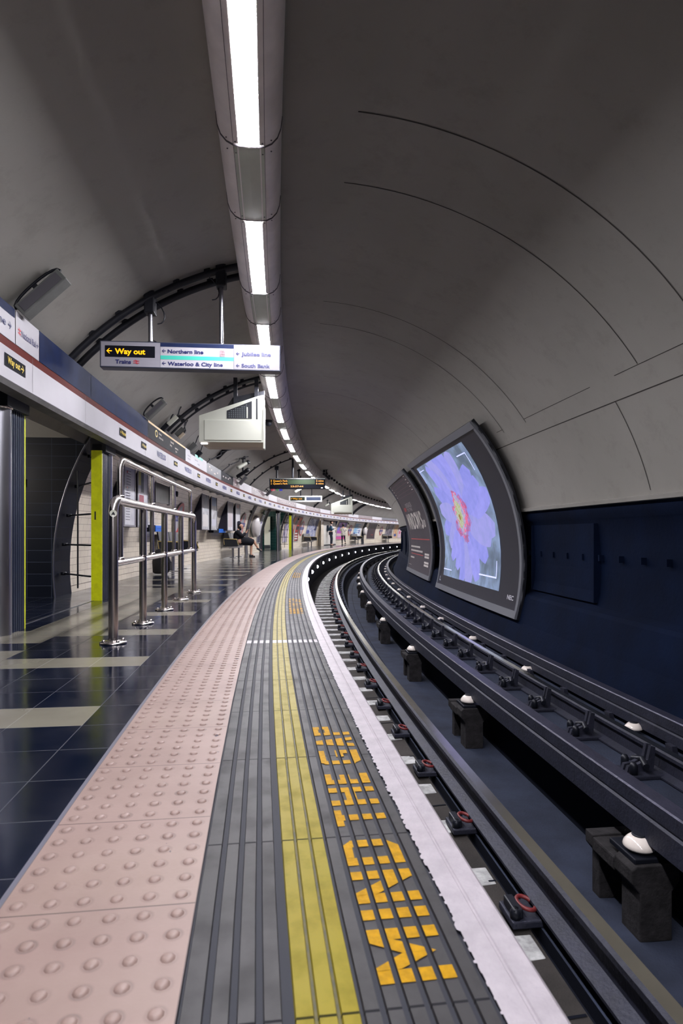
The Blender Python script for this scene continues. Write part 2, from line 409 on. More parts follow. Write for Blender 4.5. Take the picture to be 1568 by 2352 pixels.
# ribbed grey paving with the yellow line: ridges and grooves as geometry
RIDGES = []
u = -0.640
for w in (0.050, 0.044, 0.044, 0.044): RIDGES.append((u, u + w - 0.012, 0)); u += w
u = -0.450
for k in range(3): RIDGES.append((u, u + 0.033, 1)); u += 0.0385
u = -0.3345
for k in range(6): RIDGES.append((u, u + 0.029, 0)); u += 0.0385
mb = MB(); G = -0.007
pr = [(-0.644, 0.0)]; vm = []; 
last = -0.644
for a, b, m in RIDGES:
    pr += [(a, G), (a + 0.002, 0.0), (b - 0.002, 0.0), (b, G)]; vm += [2, m, m, m]; last = b
    if True: vm.append(2)
pr = [(-0.644, 0.0), (-0.643, G)]; vm = [2]
for a, b, m in RIDGES:
    pr += [(a, G), (a + 0.002, 0.0), (b - 0.002, 0.0), (b, G)]; vm += [2, m, m, m]
pr += [(-0.104, G), (-0.103, 0.0)]; vm += [2, 2]
# yellow paint runs into its own grooves, worn
vm2 = []
for i in range(len(pr) - 1):
    um = (pr[i][0] + pr[i + 1][0]) / 2; vm2.append(3 if (vm[i] == 2 and -0.449 < um < -0.342) else vm[i])
mb.sweep(pr, S0, S1, 0.8, vm2, vcoord=[p[0] for p in pr])
struct('floor_2', mb, [rib_m, yellow_m, groove_m, mat('worn_yellow_groove', (84, 76, 14), 0.6, noise=(30, 0.8), col2=(50, 50, 34))], 'grey ribbed platform edge paving with yellow line')
# white nosing
mb = MB().sweep([(-0.106, 0.0008), (-0.060, 0.0008), (-0.057, -0.002), (-0.053, -0.002), (-0.050, 0.0012), (-0.008, 0.0012), (0.0, -0.006), (0.0, -0.055), (-0.14, -0.055)], S0, S1, 0.8)
# ragged paint on its inner margin
for i in range(420):
    s = -1 + 13 * (i / 420) ** 1.0; w = random.uniform(0.001, 0.007); l = random.uniform(0.008, 0.04)
    mb.add([P(s, -0.104, .0012), P(s + l, -0.104, .0012), P(s + l * .6, -0.106 - w, .0012), P(s + l * .2, -0.106 - w, .0012)], [(0, 1, 2, 3)])
struct('floor_3', mb, white_m, 'white painted platform nosing')
mb = MB()
for a, b, m in RIDGES: mb.sweep([(a + 0.002, 0.0012), (b - 0.002, 0.0012)], 4.58, 4.70, 0.06)
struct('trim_5', mb, white_m, 'white painted line across the ribbed paving')
# platform face, void below, track bed
mb = MB().sweep([(-0.14, -0.055), (-0.14, -1.0)], S0, S1, 1.0)
struct('wall_platform_face', mb, mat('platform_face_black', (8, 13, 34), 0.8, spec=0.2), 'black face under the platform nosing').name = 'wall_platform'
mb = MB()
mb.sweep([(-0.14, -0.80), (0.10, -0.78), (0.545, -0.755), (0.548, -0.80), (0.583, -0.80), (0.586, -0.745), (0.86, -0.78), (0.90, -1.10), (1.0, -1.175), (1.42, -1.20), (1.62, -1.20), (1.66, -0.82), (1.72, -0.80), (2.75, -0.80)], S0, S1, 1.0, m=[1, 1, 2, 2, 2, 0, 0, 0, 0, 0, 2, 2, 0, 0])
mb.sweep([(1.14, -1.181), (1.152, -1.182)], S0, S1, 1.0, m=2)
for k in range(-3, 60):      # slab joints in the bed beside the near rail
    s = 2.66 + 0.79 * k; mb.add([P(s, .0, -.776), P(s, .54, -.7525), P(s + .012, .54, -.7525), P(s + .012, .0, -.776)], [(0, 1, 2, 3)], 2)
struct('floor_track', mb, [bed_m, bed_brown, pit_m], 'sooty concrete track bed with centre pit').name = 'floor_4'

# ---- platform-side wall following the tunnel curve
def zarc(z0, z1, r=RT, n=16):
    a0 = 180 - math.degrees(math.asin((z0 - ZC) / r)); a1 = 180 - math.degrees(math.asin((z1 - ZC) / r)); return arc(a0, a1, r, n)
wall_prof = zarc(0, 2.45)
SEG_CREAM = [(8.72, 28.0), (33.1, 43.6), (48.3, 57.4), (58.3, S1)]
mb = MB()
for a, b in SEG_CREAM: mb.sweep(wall_prof, a, b, 1.0, smooth=True, vcoord=[0.0 + i * (2.62 / 16) for i in range(17)])
struct('wall_left', mb, wall_tile, 'cream tiled platform wall curving with the tunnel')
mb = MB()
for a, b in [(8.12, 8.72), (28.0, 28.6), (32.5, 33.1), (43.6, 43.7), (57.4, 58.3), (S0, 4.9)]: mb.sweep([(u + 0.012, z) for u, z in wall_prof], a, b, 0.3, smooth=True, vcoord=[0.0 + i * (2.62 / 16) for i in range(17)])
struct('wall_left_band', mb, band_tile, 'navy tiled arch bands framing the openings').name = 'wall_left_bands'
mb = MB()
for q in (8.11, 28.61, 32.49): mb.sweep([(-3.30, 0)], q, q + .01) if False else mb.tube([P(q, u + 0.02, z) for u, z in zarc(0, 2.1)], 0.012, 6)
struct('trim_6', mb, steel_b, 'thin metal edging of the openings')
mb = MB().sweep([(-3.30, 0.0), (-3.295, 0.09), (-3.28, 0.095)], 8.7, 28.0, 1.0); mb.sweep([(-3.30, 0.0), (-3.295, 0.09), (-3.28, 0.095)], 33.1, S1, 1.0)
struct('baseboard_left', mb, mat('grey_skirting', (96, 92, 92), 0.5, noise=(4, 0.3)), 'grey skirting along the tiled wall')
# upper wall between tile and frieze is the same tile; soffit behind the frieze
mb = MB()
for a, b in ((S0, 4.9), (8.4, 28.3), (32.8, S1)): mb.sweep([(-2.60, 1.99), (-3.05, 2.02)], a, b, 1.0)
struct('ceiling_soffit', mb, mat('soffit_dark', (34, 36, 46), 0.8), 'dark soffit behind the frieze').name = 'ceiling_1'

# ---- cross passage one (between the near steel columns) and two (further along)
def passage(sa, sb, tile, zt, n):
    sc = (sa + sb) / 2
    mb = MB()
    # far side wall facing the camera, then near side wall and back wall
    for q, sg in ((sb, 1), (sa, -1)):
        ed = [(u, z) for u, z in zarc(0, 2.12, RT, 12)][::-1]; pl = [(-7.5, 0), (-7.5, 2.9), (-2.75, 2.9)] + ed
        mb.add([P(q, u, z) for u, z in pl], [tuple(range(len(pl)))], 0, None, [(-u, z) for u, z in pl])
    mb.add([P(sa, -7.5, 0), P(sb, -7.5, 0), P(sb, -7.5, 2.9), P(sa, -7.5, 2.9)], [(0, 1, 2, 3)], 0, None, [(sa, 0), (sb, 0), (sb, 2.9), (sa, 2.9)])
    struct('wall_passage_%d' % n, mb, tile, 'dark tiled walls of the cross passage')
    mb = MB(); fr = []
    for k in range(9):
        t = k / 8; fr.append((sb + 0.02 - (sb - sa + .04) * t, zt + 0.62 * math.sin(math.pi * t) ** 0.8))
    for i in range(8):
        (a, z0), (b, z1) = fr[i], fr[i + 1]
        mb.add([P(a, -2.78, z0), P(b, -2.78, z1), P(b, -7.6, z1), P(a, -7.6, z0)], [(0, 1, 2, 3)], 0)
    (a, z0), (b, z1) = fr[0], fr[1]
    struct('ceiling_passage_%d' % n, mb, vault_m, 'cream panelled vault of the cross passage')
    mb = MB()
    for i in (1, 2, 3, 4, 5, 6):
        a, z0 = fr[i]; mb.box(-.006, .006, -7.6, -2.79, -.004, .0, T=Matrix.Identity(4)) if False else mb.add([P(a - .006, -2.78, z0 - .006), P(a + .006, -2.78, z0 - .006), P(a + .006, -7.6, z0 - .006), P(a - .006, -7.6, z0 - .006)], [(0, 1, 2, 3)], 0)
    a, z0 = fr[0]; b, z1 = fr[1]; z0 += .03; a -= .04
    mb.add([P(a, -2.85, z0 - .0), P(a - .012, -2.85, z0 + .012), P(a - .012, -7.6, z0 + .012), P(a, -7.6, z0)], [(0, 1, 2, 3)], 0)
    struct('trim_passage_%d' % n, mb, joint_m, 'panel joints of the passage vault')
    mb = MB(); 
    mb.add([P(sa, -3.34, .001), P(sb, -3.34, .001), P(sb, -7.5, .001), P(sa, -7.5, .001)], [(0, 1, 2, 3)], 0, None, [(sa, -3.34), (sb, -3.34), (sb, -7.5), (sa, -7.5)])
    struct('floor_passage_%d' % n, mb, floor_dark, 'dark floor of the cross passage')
passage(4.9, 8.12, dark_tile, 2.02, 1)
passage(28.6, 32.5, green_tile, 2.02, 2)
mb = MB().cbox(5.0, 8.1, -2.665, -2.645, 0.0, 0.004); mb.cbox(28.8, 32.4, -2.665, -2.645, 0.0, 0.004)
struct('trim_7', mb, steel_b, 'metal threshold strip of the openings')
mb = MB().cbox(4.9, 8.12, -7.6, -2.75, 2.64, 2.7); mb.cbox(28.6, 32.5, -7.6, -2.75, 2.64, 2.7)
struct('ceiling_2', mb, lining_m, 'dark space above the passage vaults')
# ================================================================== CEILING LIGHT TRUNKING
def trunk_prof(z=3.2):
    return [(-0.80, 3.56), (-0.795, 3.40), (-0.785, 3.32), (-0.765, 3.265), (-0.73, 3.225), (-0.69, 3.205), (-0.655, 3.20)], [(-0.655, 3.20), (-0.531, 3.20)], [(-0.531, 3.20), (-0.495, 3.205), (-0.455, 3.225), (-0.42, 3.265), (-0.40, 3.32), (-0.39, 3.40), (-0.385, 3.62)]
tl, tm, tr = trunk_prof()
LP, LS0, LFR = 2.3444, 0.067, 0.6155
MT = frame(0, -0.593, 3.2)
trk = thing('light_trunking', 'long rounded cream trunking running along the crown of the vault', 'trunking', MT)
mb = MB()
mb.sweep([(-0.795, 3.58)] + tl[1:], S0, S1, 0.6, smooth=True); mb.sweep(tr, S0, S1, 0.6, smooth=True)
mb.build('side_casing', trunk_m, trk, True)
mb = MB(); mg = MB(); mj = MB(); ms = MB(); lamps = []
for n in range(-4, 44):
    a = LS0 + LP * n; b = a + LP * LFR; c = a + LP
    MB().sweep([(-0.688, 3.2015), (-0.593, 3.196), (-0.498, 3.2015)], b + .01, c - .01, 0.45).build('blank_cover', trunk_g, trk, True)
    for q in (a - 0.0, b):
        MB().tube([P(q, -0.593 + (u + .593) * .985, z) for u, z in tl[1:] + tr[:-1]], 0.008, 6).build('joint_bead', bead_m, trk, True)
    for q in (a + .03, b - .04, b + .07, c - .06):
        for uu in (-0.73, -0.676, -0.51, -0.456):
            if -2 < n < 4:
                zz = 3.198 if abs(uu + .593) < .1 else 3.222
                MB().lathe([(.005, -.003), (.005, 0)], 8, T=Matrix.Translation(P(q, uu, zz))).build('screw', bead_m, trk, True)
for uu in (-0.689, -0.497): MB().sweep([(uu - .0015, 3.2005), (uu + .0015, 3.2005)], S0, S1, 0.6).build('cover_seam', bead_m, trk, True)
for a_, b_ in (((-0.688, 3.2035), (-0.658, 3.199)), ((-0.528, 3.199), (-0.498, 3.2035))): MB().sweep([a_, b_], S0, S1, 0.5).build('inner_flange', trunk_m, trk, True)
for n in range(-3, 44):
    a = LS0 + LP * n + 0.02; b = a + LP * LFR - 0.04; M = frame((a + b) / 2, -0.593, 3.2)
    L = thing('ceiling_light', 'glowing white light panel set flush in the trunking overhead', 'ceiling light', M, 'light panels along the ceiling trunking')
    D = MB().sweep([(-0.658, 3.199), (-0.657, 3.192), (-0.654, 3.189), (-0.532, 3.189), (-0.529, 3.192), (-0.528, 3.199)], a, b, 0.5, caps=True).build('diffuser', diff_m, L, True)
    if n < 12: MB().sweep([(-0.662, 3.20), (-0.660, 3.190), (-0.656, 3.190), (-0.655, 3.197)], a, b, 0.5).sweep([(-0.531, 3.197), (-0.530, 3.190), (-0.526, 3.190), (-0.524, 3.20)], a, b, 0.5).build('diffuser_frame', trunk_m, D, True)
# ================================================================== FRIEZE
F = thing('station_frieze', 'continuous white frieze with brown line stripe above the platform wall', 'frieze', frame(0, -2.37, 1.93))
UF = -2.37
MB().sweep([(UF, 2.168), (UF, 1.935), (UF - 0.01, 1.925)], S0, S1, 0.5).build('white_fascia', vinyl_white, F, True)
MB().sweep([(UF - .0, 1.93), (UF - .02, 1.895), (UF - 0.14, 1.895), (UF - .14, 1.93), (UF - .17, 1.93), (UF - 0.17, 1.99), (UF - .26, 1.99)], S0, S1, 0.5).build('lower_rail', grey_under, F, True)
MB().sweep([(UF - .0, 2.228), (UF, 2.168)], S0, S1, 0.5).build('brown_stripe', brown_m, F, True)
MB().sweep([(UF - .005, 2.49), (UF - .03, 2.50), (UF - .16, 2.50), (UF - .16, 2.42), (UF - .30, 2.40)], S0, S1, 0.5).build('cable_tray', black_m, F, True)
MB().sweep([(UF - .02, 2.49), (UF - .02, 1.95)], S0, S1, 0.5).build('backing', grey_under, F, True)
def fr(s, z, d=0.005): return P(s, UF + d, z)
def fpanel(name, a, b, m, z0=2.232, z1=2.485, lab=None):
    d = .0035 if name == 'header_strip' else .001
    return MB().sweep([(UF + d, z0), (UF + d, z1)], a + .006, b - .006, 0.4).build(name, m, F, True, lab)
def ftxt(items, m=ink, name='lettering', lab=None):
    mb = MB()
    for it in items: text(mb, it[0], fr, it[1], it[2], it[3], **(it[4] if len(it) > 4 else {}))
    return mb.build(name, m, F, True, lab)
def arrow_r(mb, s, z, h, fn, d=1, m=0):
    """a stem with an open head, pointing towards +x when d=1"""
    t = h * 0.2
    def q(x, y): return fn(s + d * x, z + y)
    mb.add([q(0, -t / 2), q(h * .95, -t / 2), q(h * .95, t / 2), q(0, t / 2)], [(0, 1, 2, 3)], m)
    for sg in (1, -1):
        mb.add([q(h * 1.05, 0), q(h * .55, sg * h * .5), q(h * .38, sg * h * .5), q(h * .82, 0)], [(0, 1, 2, 3)], m)
fpanel('sign_panel', 3.2, 4.87, vinyl_white, lab='white panel with a line name and right arrow'); fpanel('header_strip', 3.2, 4.86, navy_panel, 2.42, 2.4855)
fpanel('sign_panel', 4.87, 5.33, vinyl_white, lab='white panel with a red railway symbol')
ftxt([('Northern line', 4.02, 2.315, 0.052, dict(w=0.68)), ('National Rail', 4.975, 2.32, 0.05, dict(w=0.275))], ink)
mb = MB(); arrow_r(mb, 4.735, 2.337, 0.055, fr); arrow_r(mb, 5.262, 2.345, 0.04, fr); mb.build('arrows', ink, F, True)
def railmark(fn, x, y, w, h):
    mb = MB(); t = h * 0.13
    for yy in (0.3, -0.3): mb.add([fn(x - w / 2, y + h * yy / 1.4 - t / 2), fn(x + w / 2, y + h * yy / 1.4 - t / 2), fn(x + w / 2, y + h * yy / 1.4 + t / 2), fn(x - w / 2, y + h * yy / 1.4 + t / 2)], [(0, 1, 2, 3)])
    for (xa, ya, xb, yb) in ((-.28, .5, .12, .21), (.12, .21, -.2, -.21), (-.2, -.21, .2, -.5)):
        mb.add([fn(x + xa * w, y + ya * h), fn(x + xa * w + t * 1.3, y + ya * h), fn(x + xb * w + t * 1.3, y + yb * h), fn(x + xb * w, y + yb * h)], [(0, 1, 2, 3)])
    return mb
railmark(fr, 4.935, 2.345, 0.055, 0.06).build('rail_symbol', red_ink, F, True)
fpanel('plain_panel', 5.33, 6.70, navy_panel); fpanel('plain_panel', 6.70, 9.25, navy_panel)
fpanel('sign_panel', 9.25, 12.1, black_panel, lab='black panel with yellow top strip'); fpanel('header_strip', 9.26, 12.09, mat('gold_strip', (206, 166, 84), 0.4), 2.455, 2.487)
ftxt([('Bakerloo', 9.95, 2.385, 0.035), ('Northern Line', 9.95, 2.325, 0.035), ('Subway', 10.75, 2.325, 0.035), ('National Rail', 10.8, 2.385, 0.035), ('Lambeth North', 11.15, 2.33, 0.03), ('Exit for', 11.2, 2.275, 0.03)], mat('cream_ink', (216, 204, 190), 0.5))
mb = MB()
def ringmesh(mb, fn, x, y, r0, r1, m=0, n=28, sx=1.0):
    vs = []; fs = []
    for k in range(n):
        t = 2 * math.pi * k / n; vs += [fn(x + sx * r0 * math.cos(t), y + r0 * math.sin(t)), fn(x + sx * r1 * math.cos(t), y + r1 * math.sin(t))]
    for k in range(n): a = 2 * k; b = 2 * ((k + 1) % n); fs.append((a, a + 1, b + 1, b))
    mb.add(vs, fs, m); return mb
ringmesh(mb, fr, 9.78, 2.37, 0.035, 0.055, sx=1.6).build('emblem', yellow_ink, F, True)
fpanel('sign_panel', 12.1, 14.4, vinyl_white, lab='white direction panel with turquoise strip')
fpanel('header_strip', 12.55, 13.05, black_panel, 2.43, 2.487); fpanel('header_strip', 13.05, 13.9, green_ink, 2.43, 2.487)
ftxt([('Northern line', 12.3, 2.35, 0.035), ('Waterloo & City', 13.0, 2.35, 0.035), ('National Rail', 12.3, 2.29, 0.035), ('South Bank', 13.3, 2.29, 0.035)])
greyb = mat('faded_brown_panel', (122, 104, 108), 0.4, noise=(5, 0.35)); dk = mat('faded_navy_panel', (58, 58, 76), 0.4, noise=(6, 0.35))
segs = [(14.4, 16.3, dk), (16.3, 18.2, black_panel), (18.2, 19.3, greyb), (19.3, 21.6, vinyl_white), (21.6, 25.4, greyb), (25.4, 27.4, vinyl_white), (27.4, 32.6, greyb), (32.6, 35.4, vinyl_white), (35.4, 40, greyb), (40, 43.2, vinyl_white), (43.2, 49.5, greyb), (49.5, 53, vinyl_white), (53, 58, greyb), (58, 61.5, vinyl_white), (61.5, 67, dk), (67, 70, vinyl_white), (70, S1, dk)]
for a, b, m in segs: fpanel('sign_panel' if m is vinyl_white else 'plain_panel', a, b, m)
mb = MB()
for a, b, m in segs:
    if a > 50: break
    q = a + .25
    while q < b - .3 and m is not vinyl_white:
        w = random.uniform(.12, .3); z = random.choice((2.29, 2.34, 2.39)); mb.add([fr(q, z), fr(q + w, z), fr(q + w, z + .035), fr(q, z + .035)], [(0, 1, 2, 3)]); q += w + random.uniform(.08, .25)
mb.build('small_print', mat('pale_print', (190, 176, 172), 0.5), F, True)
mb = MB(); mt = MB(); plates = [(4.865, 1)] + [(7.93, -1), (9.01, -1)] + [(11.23 + 2.22 * k, -1) for k in range(0, 27)]
for i, (c, d) in enumerate(plates):
    w = 0.37 if i == 0 else 0.30; h = 0.095 if i < 3 else 0.085
    o = MB().sweep([(UF + .003, 2.07 - h / 2), (UF + .003, 2.07 + h / 2)], c - w / 2, c + w / 2, 0.4).build('way_out_plate', black_panel, F, True)
    t = MB(); f5 = lambda x, y: fr(x, y, 0.007)
    if d > 0: text(t, 'Way out', f5, c - .14, 2.052, 0.048, w=0.215, bold=.03); arrow_r(t, c + .09, 2.07, 0.055, f5)
    else: text(t, 'Way out', f5, c - .06, 2.052, 0.042, w=0.19, bold=.03); arrow_r(t, c - .075, 2.068, 0.045, f5, -1)
    t.build('way_out_lettering', yellow_ink, o, True)
for k in range(27):
    c = 10.13 + 2.225 * k; mb = MB(); text(mb, 'WATERLOO', fr, c, 2.028, 0.085, w=0.62, bold=.035, align='c')
    mb.build('station_name', mat('blue_grey_letters', (66, 70, 136), 0.5), F, True)
mb = MB()
for c in (5.19, 6.52, 9.1, 10.6, 12.9, 15.2, 17.5, 19.8): mb.add([fr(c, 1.94, .0015), fr(c + .006, 1.94, .0015), fr(c + .006, 2.22, .0015), fr(c, 2.22, .0015)], [(0, 1, 2, 3)])
mb.build('panel_joint', bead_m, F, True)

for i, (sq, uq, zq, l) in enumerate([(6.4, -5.4, 1.7, 'unseen batten added to light the first cross passage'), (30.4, -5.6, 1.75, 'unseen batten added to light the green cross passage')]):  # unseen lamps added to brighten the passage walls and vaults
    t = thing('passage_fill_light', l, 'light', frame(sq, uq, zq)); MB().tube([(-.6, 0, 0), (.6, 0, 0)], .02, 10).build('tube_lamp', lampmat('passage_fill_tube', (255, 244, 232), 300.0), t); MB().box(-.66, .66, -.04, .04, .05, .09).build('batten', grey_m, t)
    for x in (-.62, .62): MB().box(x - .02, x + .02, -.03, .03, -.03, .06).build('lamp_holder', grey_m, t)
    for x in (-.5, .5): MB().tube([(x, 0, .08), (x, 0, .62)], .008, 6).build('drop_rod', grey_m, t)
# ================================================================== QUEUE BARRIER
def barrier():
    s0, u0 = 4.69, -1.612; B = thing('queue_barrier', 'polished steel tubular barrier with taller hoop standing on the platform tiles', 'barrier', frame(s0 + 2, u0))
    N = 5; top = 1.055; rb = 0.10; r = 0.035
    # frame loop: both end posts and the top bar in one bent tube
    pts = [P(s0, u0, 0.01), P(s0, u0, 0.5), P(s0, u0, top - rb)]
    for k in range(1, 6): a = math.pi / 2 * k / 6; pts.append(P(s0 + rb * (1 - math.cos(a)), u0, top - rb + rb * math.sin(a)))
    for k in range(0, 14): pts.append(P(s0 + rb + (4.0 - 2 * rb) * k / 13, u0, top))
    for k in range(1, 6): a = math.pi / 2 * k / 6; pts.append(P(s0 + 4 - rb + rb * math.sin(a), u0, top - rb + rb * math.cos(a)))
    pts += [P(s0 + 4, u0, top - rb), P(s0 + 4, u0, 0.5), P(s0 + 4, u0, 0.01)]
    MB().tube(pts, r, 20).build('frame_tube', chrome, B, True)
    for k in (1, 2, 3):
        MB().tube([P(s0 + k, u0, 0.01), P(s0 + k, u0, 0.5), P(s0 + k, u0, top - 0.03)], 0.032, 18).build('post', chrome, B, True)
    for k in range(5):
        T = frame(s0 + k, u0)
        f = MB().lathe([(0.095, 0), (0.097, 0.006), (0.094, 0.014), (0.05, 0.018), (0.045, 0.024), (0.036, 0.026)], 28, T=T).build('floor_flange', chrome, B, True)
        for a in (0.6, 2.2, 3.8, 5.4):
            MB().lathe([(0.014, 0.012), (0.014, 0.022), (0.011, 0.032), (0.004, 0.035)], 10, T=T @ Matrix.Translation((.073 * math.cos(a), .073 * math.sin(a), 0))).build('flange_bolt', chrome, f, True)
    MB().tube([P(s0 + 4.0 * k / 12, u0, 0.585) for k in range(13)], 0.026, 16).build('lower_rail', chrome, B, True)
    a0, a1, ht, rb = 4.93, 8.44, 1.385, 0.09
    pts = [P(a0, u0 - .01, .60), P(a0, u0 - .01, 1.0), P(a0, u0 - .01, ht - rb)]
    for k in range(1, 6): a = math.pi / 2 * k / 6; pts.append(P(a0 + rb * (1 - math.cos(a)), u0 - .01, ht - rb + rb * math.sin(a)))
    for k in range(0, 12): pts.append(P(a0 + rb + (a1 - a0 - 2 * rb) * k / 11, u0 - .01, ht))
    for k in range(1, 6): a = math.pi / 2 * k / 6; pts.append(P(a1 - rb + rb * math.sin(a), u0 - .01, ht - rb + rb * math.cos(a)))
    pts += [P(a1, u0 - .01, ht - rb), P(a1, u0 - .01, 1.0), P(a1, u0 - .01, .60)]
    MB().tube(pts, 0.0225, 16).build('upper_hoop', chrome, B, True)
    for q in (6.12, 7.3): MB().tube([P(q, u0 - .01, .60), P(q, u0 - .01, ht - .01)], 0.020, 14).build('hoop_post', chrome, B, True)
    mb = MB()
    for q in (a0, 6.12, 7.3, a1, s0 + 1, s0 + 2, s0 + 3):
        for z in (0.605, 1.085):
            if z > 1 and q in (s0 + 1, s0 + 2, s0 + 3): continue
            MB().lathe([(0.032, 0), (0.034, 0.008), (0.030, 0.018), (0.022, 0.022)], 14, T=frame(q, u0 - (.01 if q in (a0, 6.12, 7.3, a1) else 0), z)).build('weld_collar', chrome, B, True)
    T = frame(s0, u0, 0.955) @ Matrix.Rotation(math.radians(14), 4, 'Z')
    m = MB(); vs = [(0.026 * math.cos(2 * math.pi * k / 20), -0.0362 + .004 * math.cos(2 * math.pi * k / 20) ** 2, 0.026 * math.sin(2 * math.pi * k / 20)) for k in range(20)]
    m.add(vs, [tuple(range(20))], 0, T); m.add([(-.014, -.0375, -.010), (.014, -.0375, -.010), (0, -.0375, .014)], [(0, 1, 2)], 1, T)
    m.build('round_sticker', [box_white, black_m], B, True, 'white round sticker with a black triangle')
barrier()

# ================================================================== STEEL COLUMNS AT THE OPENINGS
def column(s_ch, d, label):
    """d=+1: polished tube first, yellow strip d*0.34 m further along"""
    u = -2.60; C = thing('door_column', label, 'column', frame(s_ch, u)); T = frame(s_ch, u)
    H = 1.90
    MB().tube([T @ Vector((0.0, 0, 0)), T @ Vector((0.0, 0, H - .05))], 0.075, 24, caps=True).build('steel_tube', steel_b, C, True)
    MB().lathe([(0.085, 0), (0.085, 0.03), (0.077, 0.035)], 24, T=T @ Matrix.Translation((0, 0, H - .10))).build('tube_collar', chrome, C, True)
    m = MB(); y0, y1 = (0.06, 0.33) if d > 0 else (-0.33, -0.06)
    m.box(-0.07, 0.045, y0, y1, 0, H, T=T)
    for k in range(7):
        yy = y0 + (y1 - y0) * (k + .5) / 7; m.box(0.045, 0.052, yy - .008, yy + .008, 0, H - .09, T=T)
    m.build('channel', mat('column_channel', (34, 42, 64), 0.4, noise=(4, 0.2)), C, True)
    y = 0.33 if d > 0 else -0.33; a, b = (y, y + .022) if d > 0 else (y - .022, y)
    MB().box(-0.075, 0.05, a, b, 0.0, H - .08, T=T).build('yellow_edge', yel_strip, C, True, 'bright yellow edge strip')
    MB().box(-0.09, 0.09, min(y0, -.1), max(y1, .1), H - .09, H + .07, T=T).build('head_plate', black_m, C, True)
    if d < 0: MB().box(-0.035, -0.02, a - .004, a, 0.98, 1.08, T=T).build('latch_slot', black_m, C, True)
column(5.17, 1, 'polished steel column nearest the camera at the left picture edge')
column(8.04, -1, 'steel and yellow column on the far side of the first opening')
column(28.9, 1, 'slim steel column in front of the dark green opening further along')
column(32.55, -1, 'bright yellow edged column on the far side of the green opening')
def grille(sc, sw, label):
    G = thing('side_grille', label, 'grille', frame(sc, -2.95))
    for i, z in enumerate((0.29, 0.67, 1.05, 1.43, 1.83)):
        uw = UC - math.sqrt(RT ** 2 - (z - ZC) ** 2) + .06
        a = P(sc, -2.70, z); b = P(sw, uw, z)
        if i == 4: a = P(sc, -2.68, z)
        MB().tube([a, b], 0.011, 8).build('bar', black_m, G, True); MB().lathe([(0.035, -.02), (0.035, .02)], 10, T=Matrix.Translation(b)).build('wall_fixing', black_m, G, True)
    MB().tube([P((sc + sw) / 2 + .02, -2.96, 0.12), P((sc + sw) / 2 + .02, -2.96, 1.61)], 0.011, 8).build('upright', black_m, G, True)
grille(7.74, 8.36, 'dark bars with one upright between the first opening and its steel column')
grille(32.1, 32.8, 'dark bars between the green opening and its yellow edged column')
for i, (u, l) in enumerate([(-3.66, 'small grey switch plate on the dark tiles, right one of two'), (-3.785, 'small grey switch plate on the dark tiles, half hidden by the column')]):
    T = frame(8.12, u, 1.455); t = thing('switch_plate', l, 'switch plate', T)
    MB().box(-.043, .043, -.022, -.001, -.05, .05, ch=.004).build('plate', mat('switch_grey', (122, 118, 118), 0.4), t)
    m = MB().box(-.012, .012, -.027, -.02, -.008, .014); m.build('rocker', dark_metal, t); MB().box(-.03, .03, -.024, -.022, -.036, -.028).build('caption_strip', vinyl_white, t)

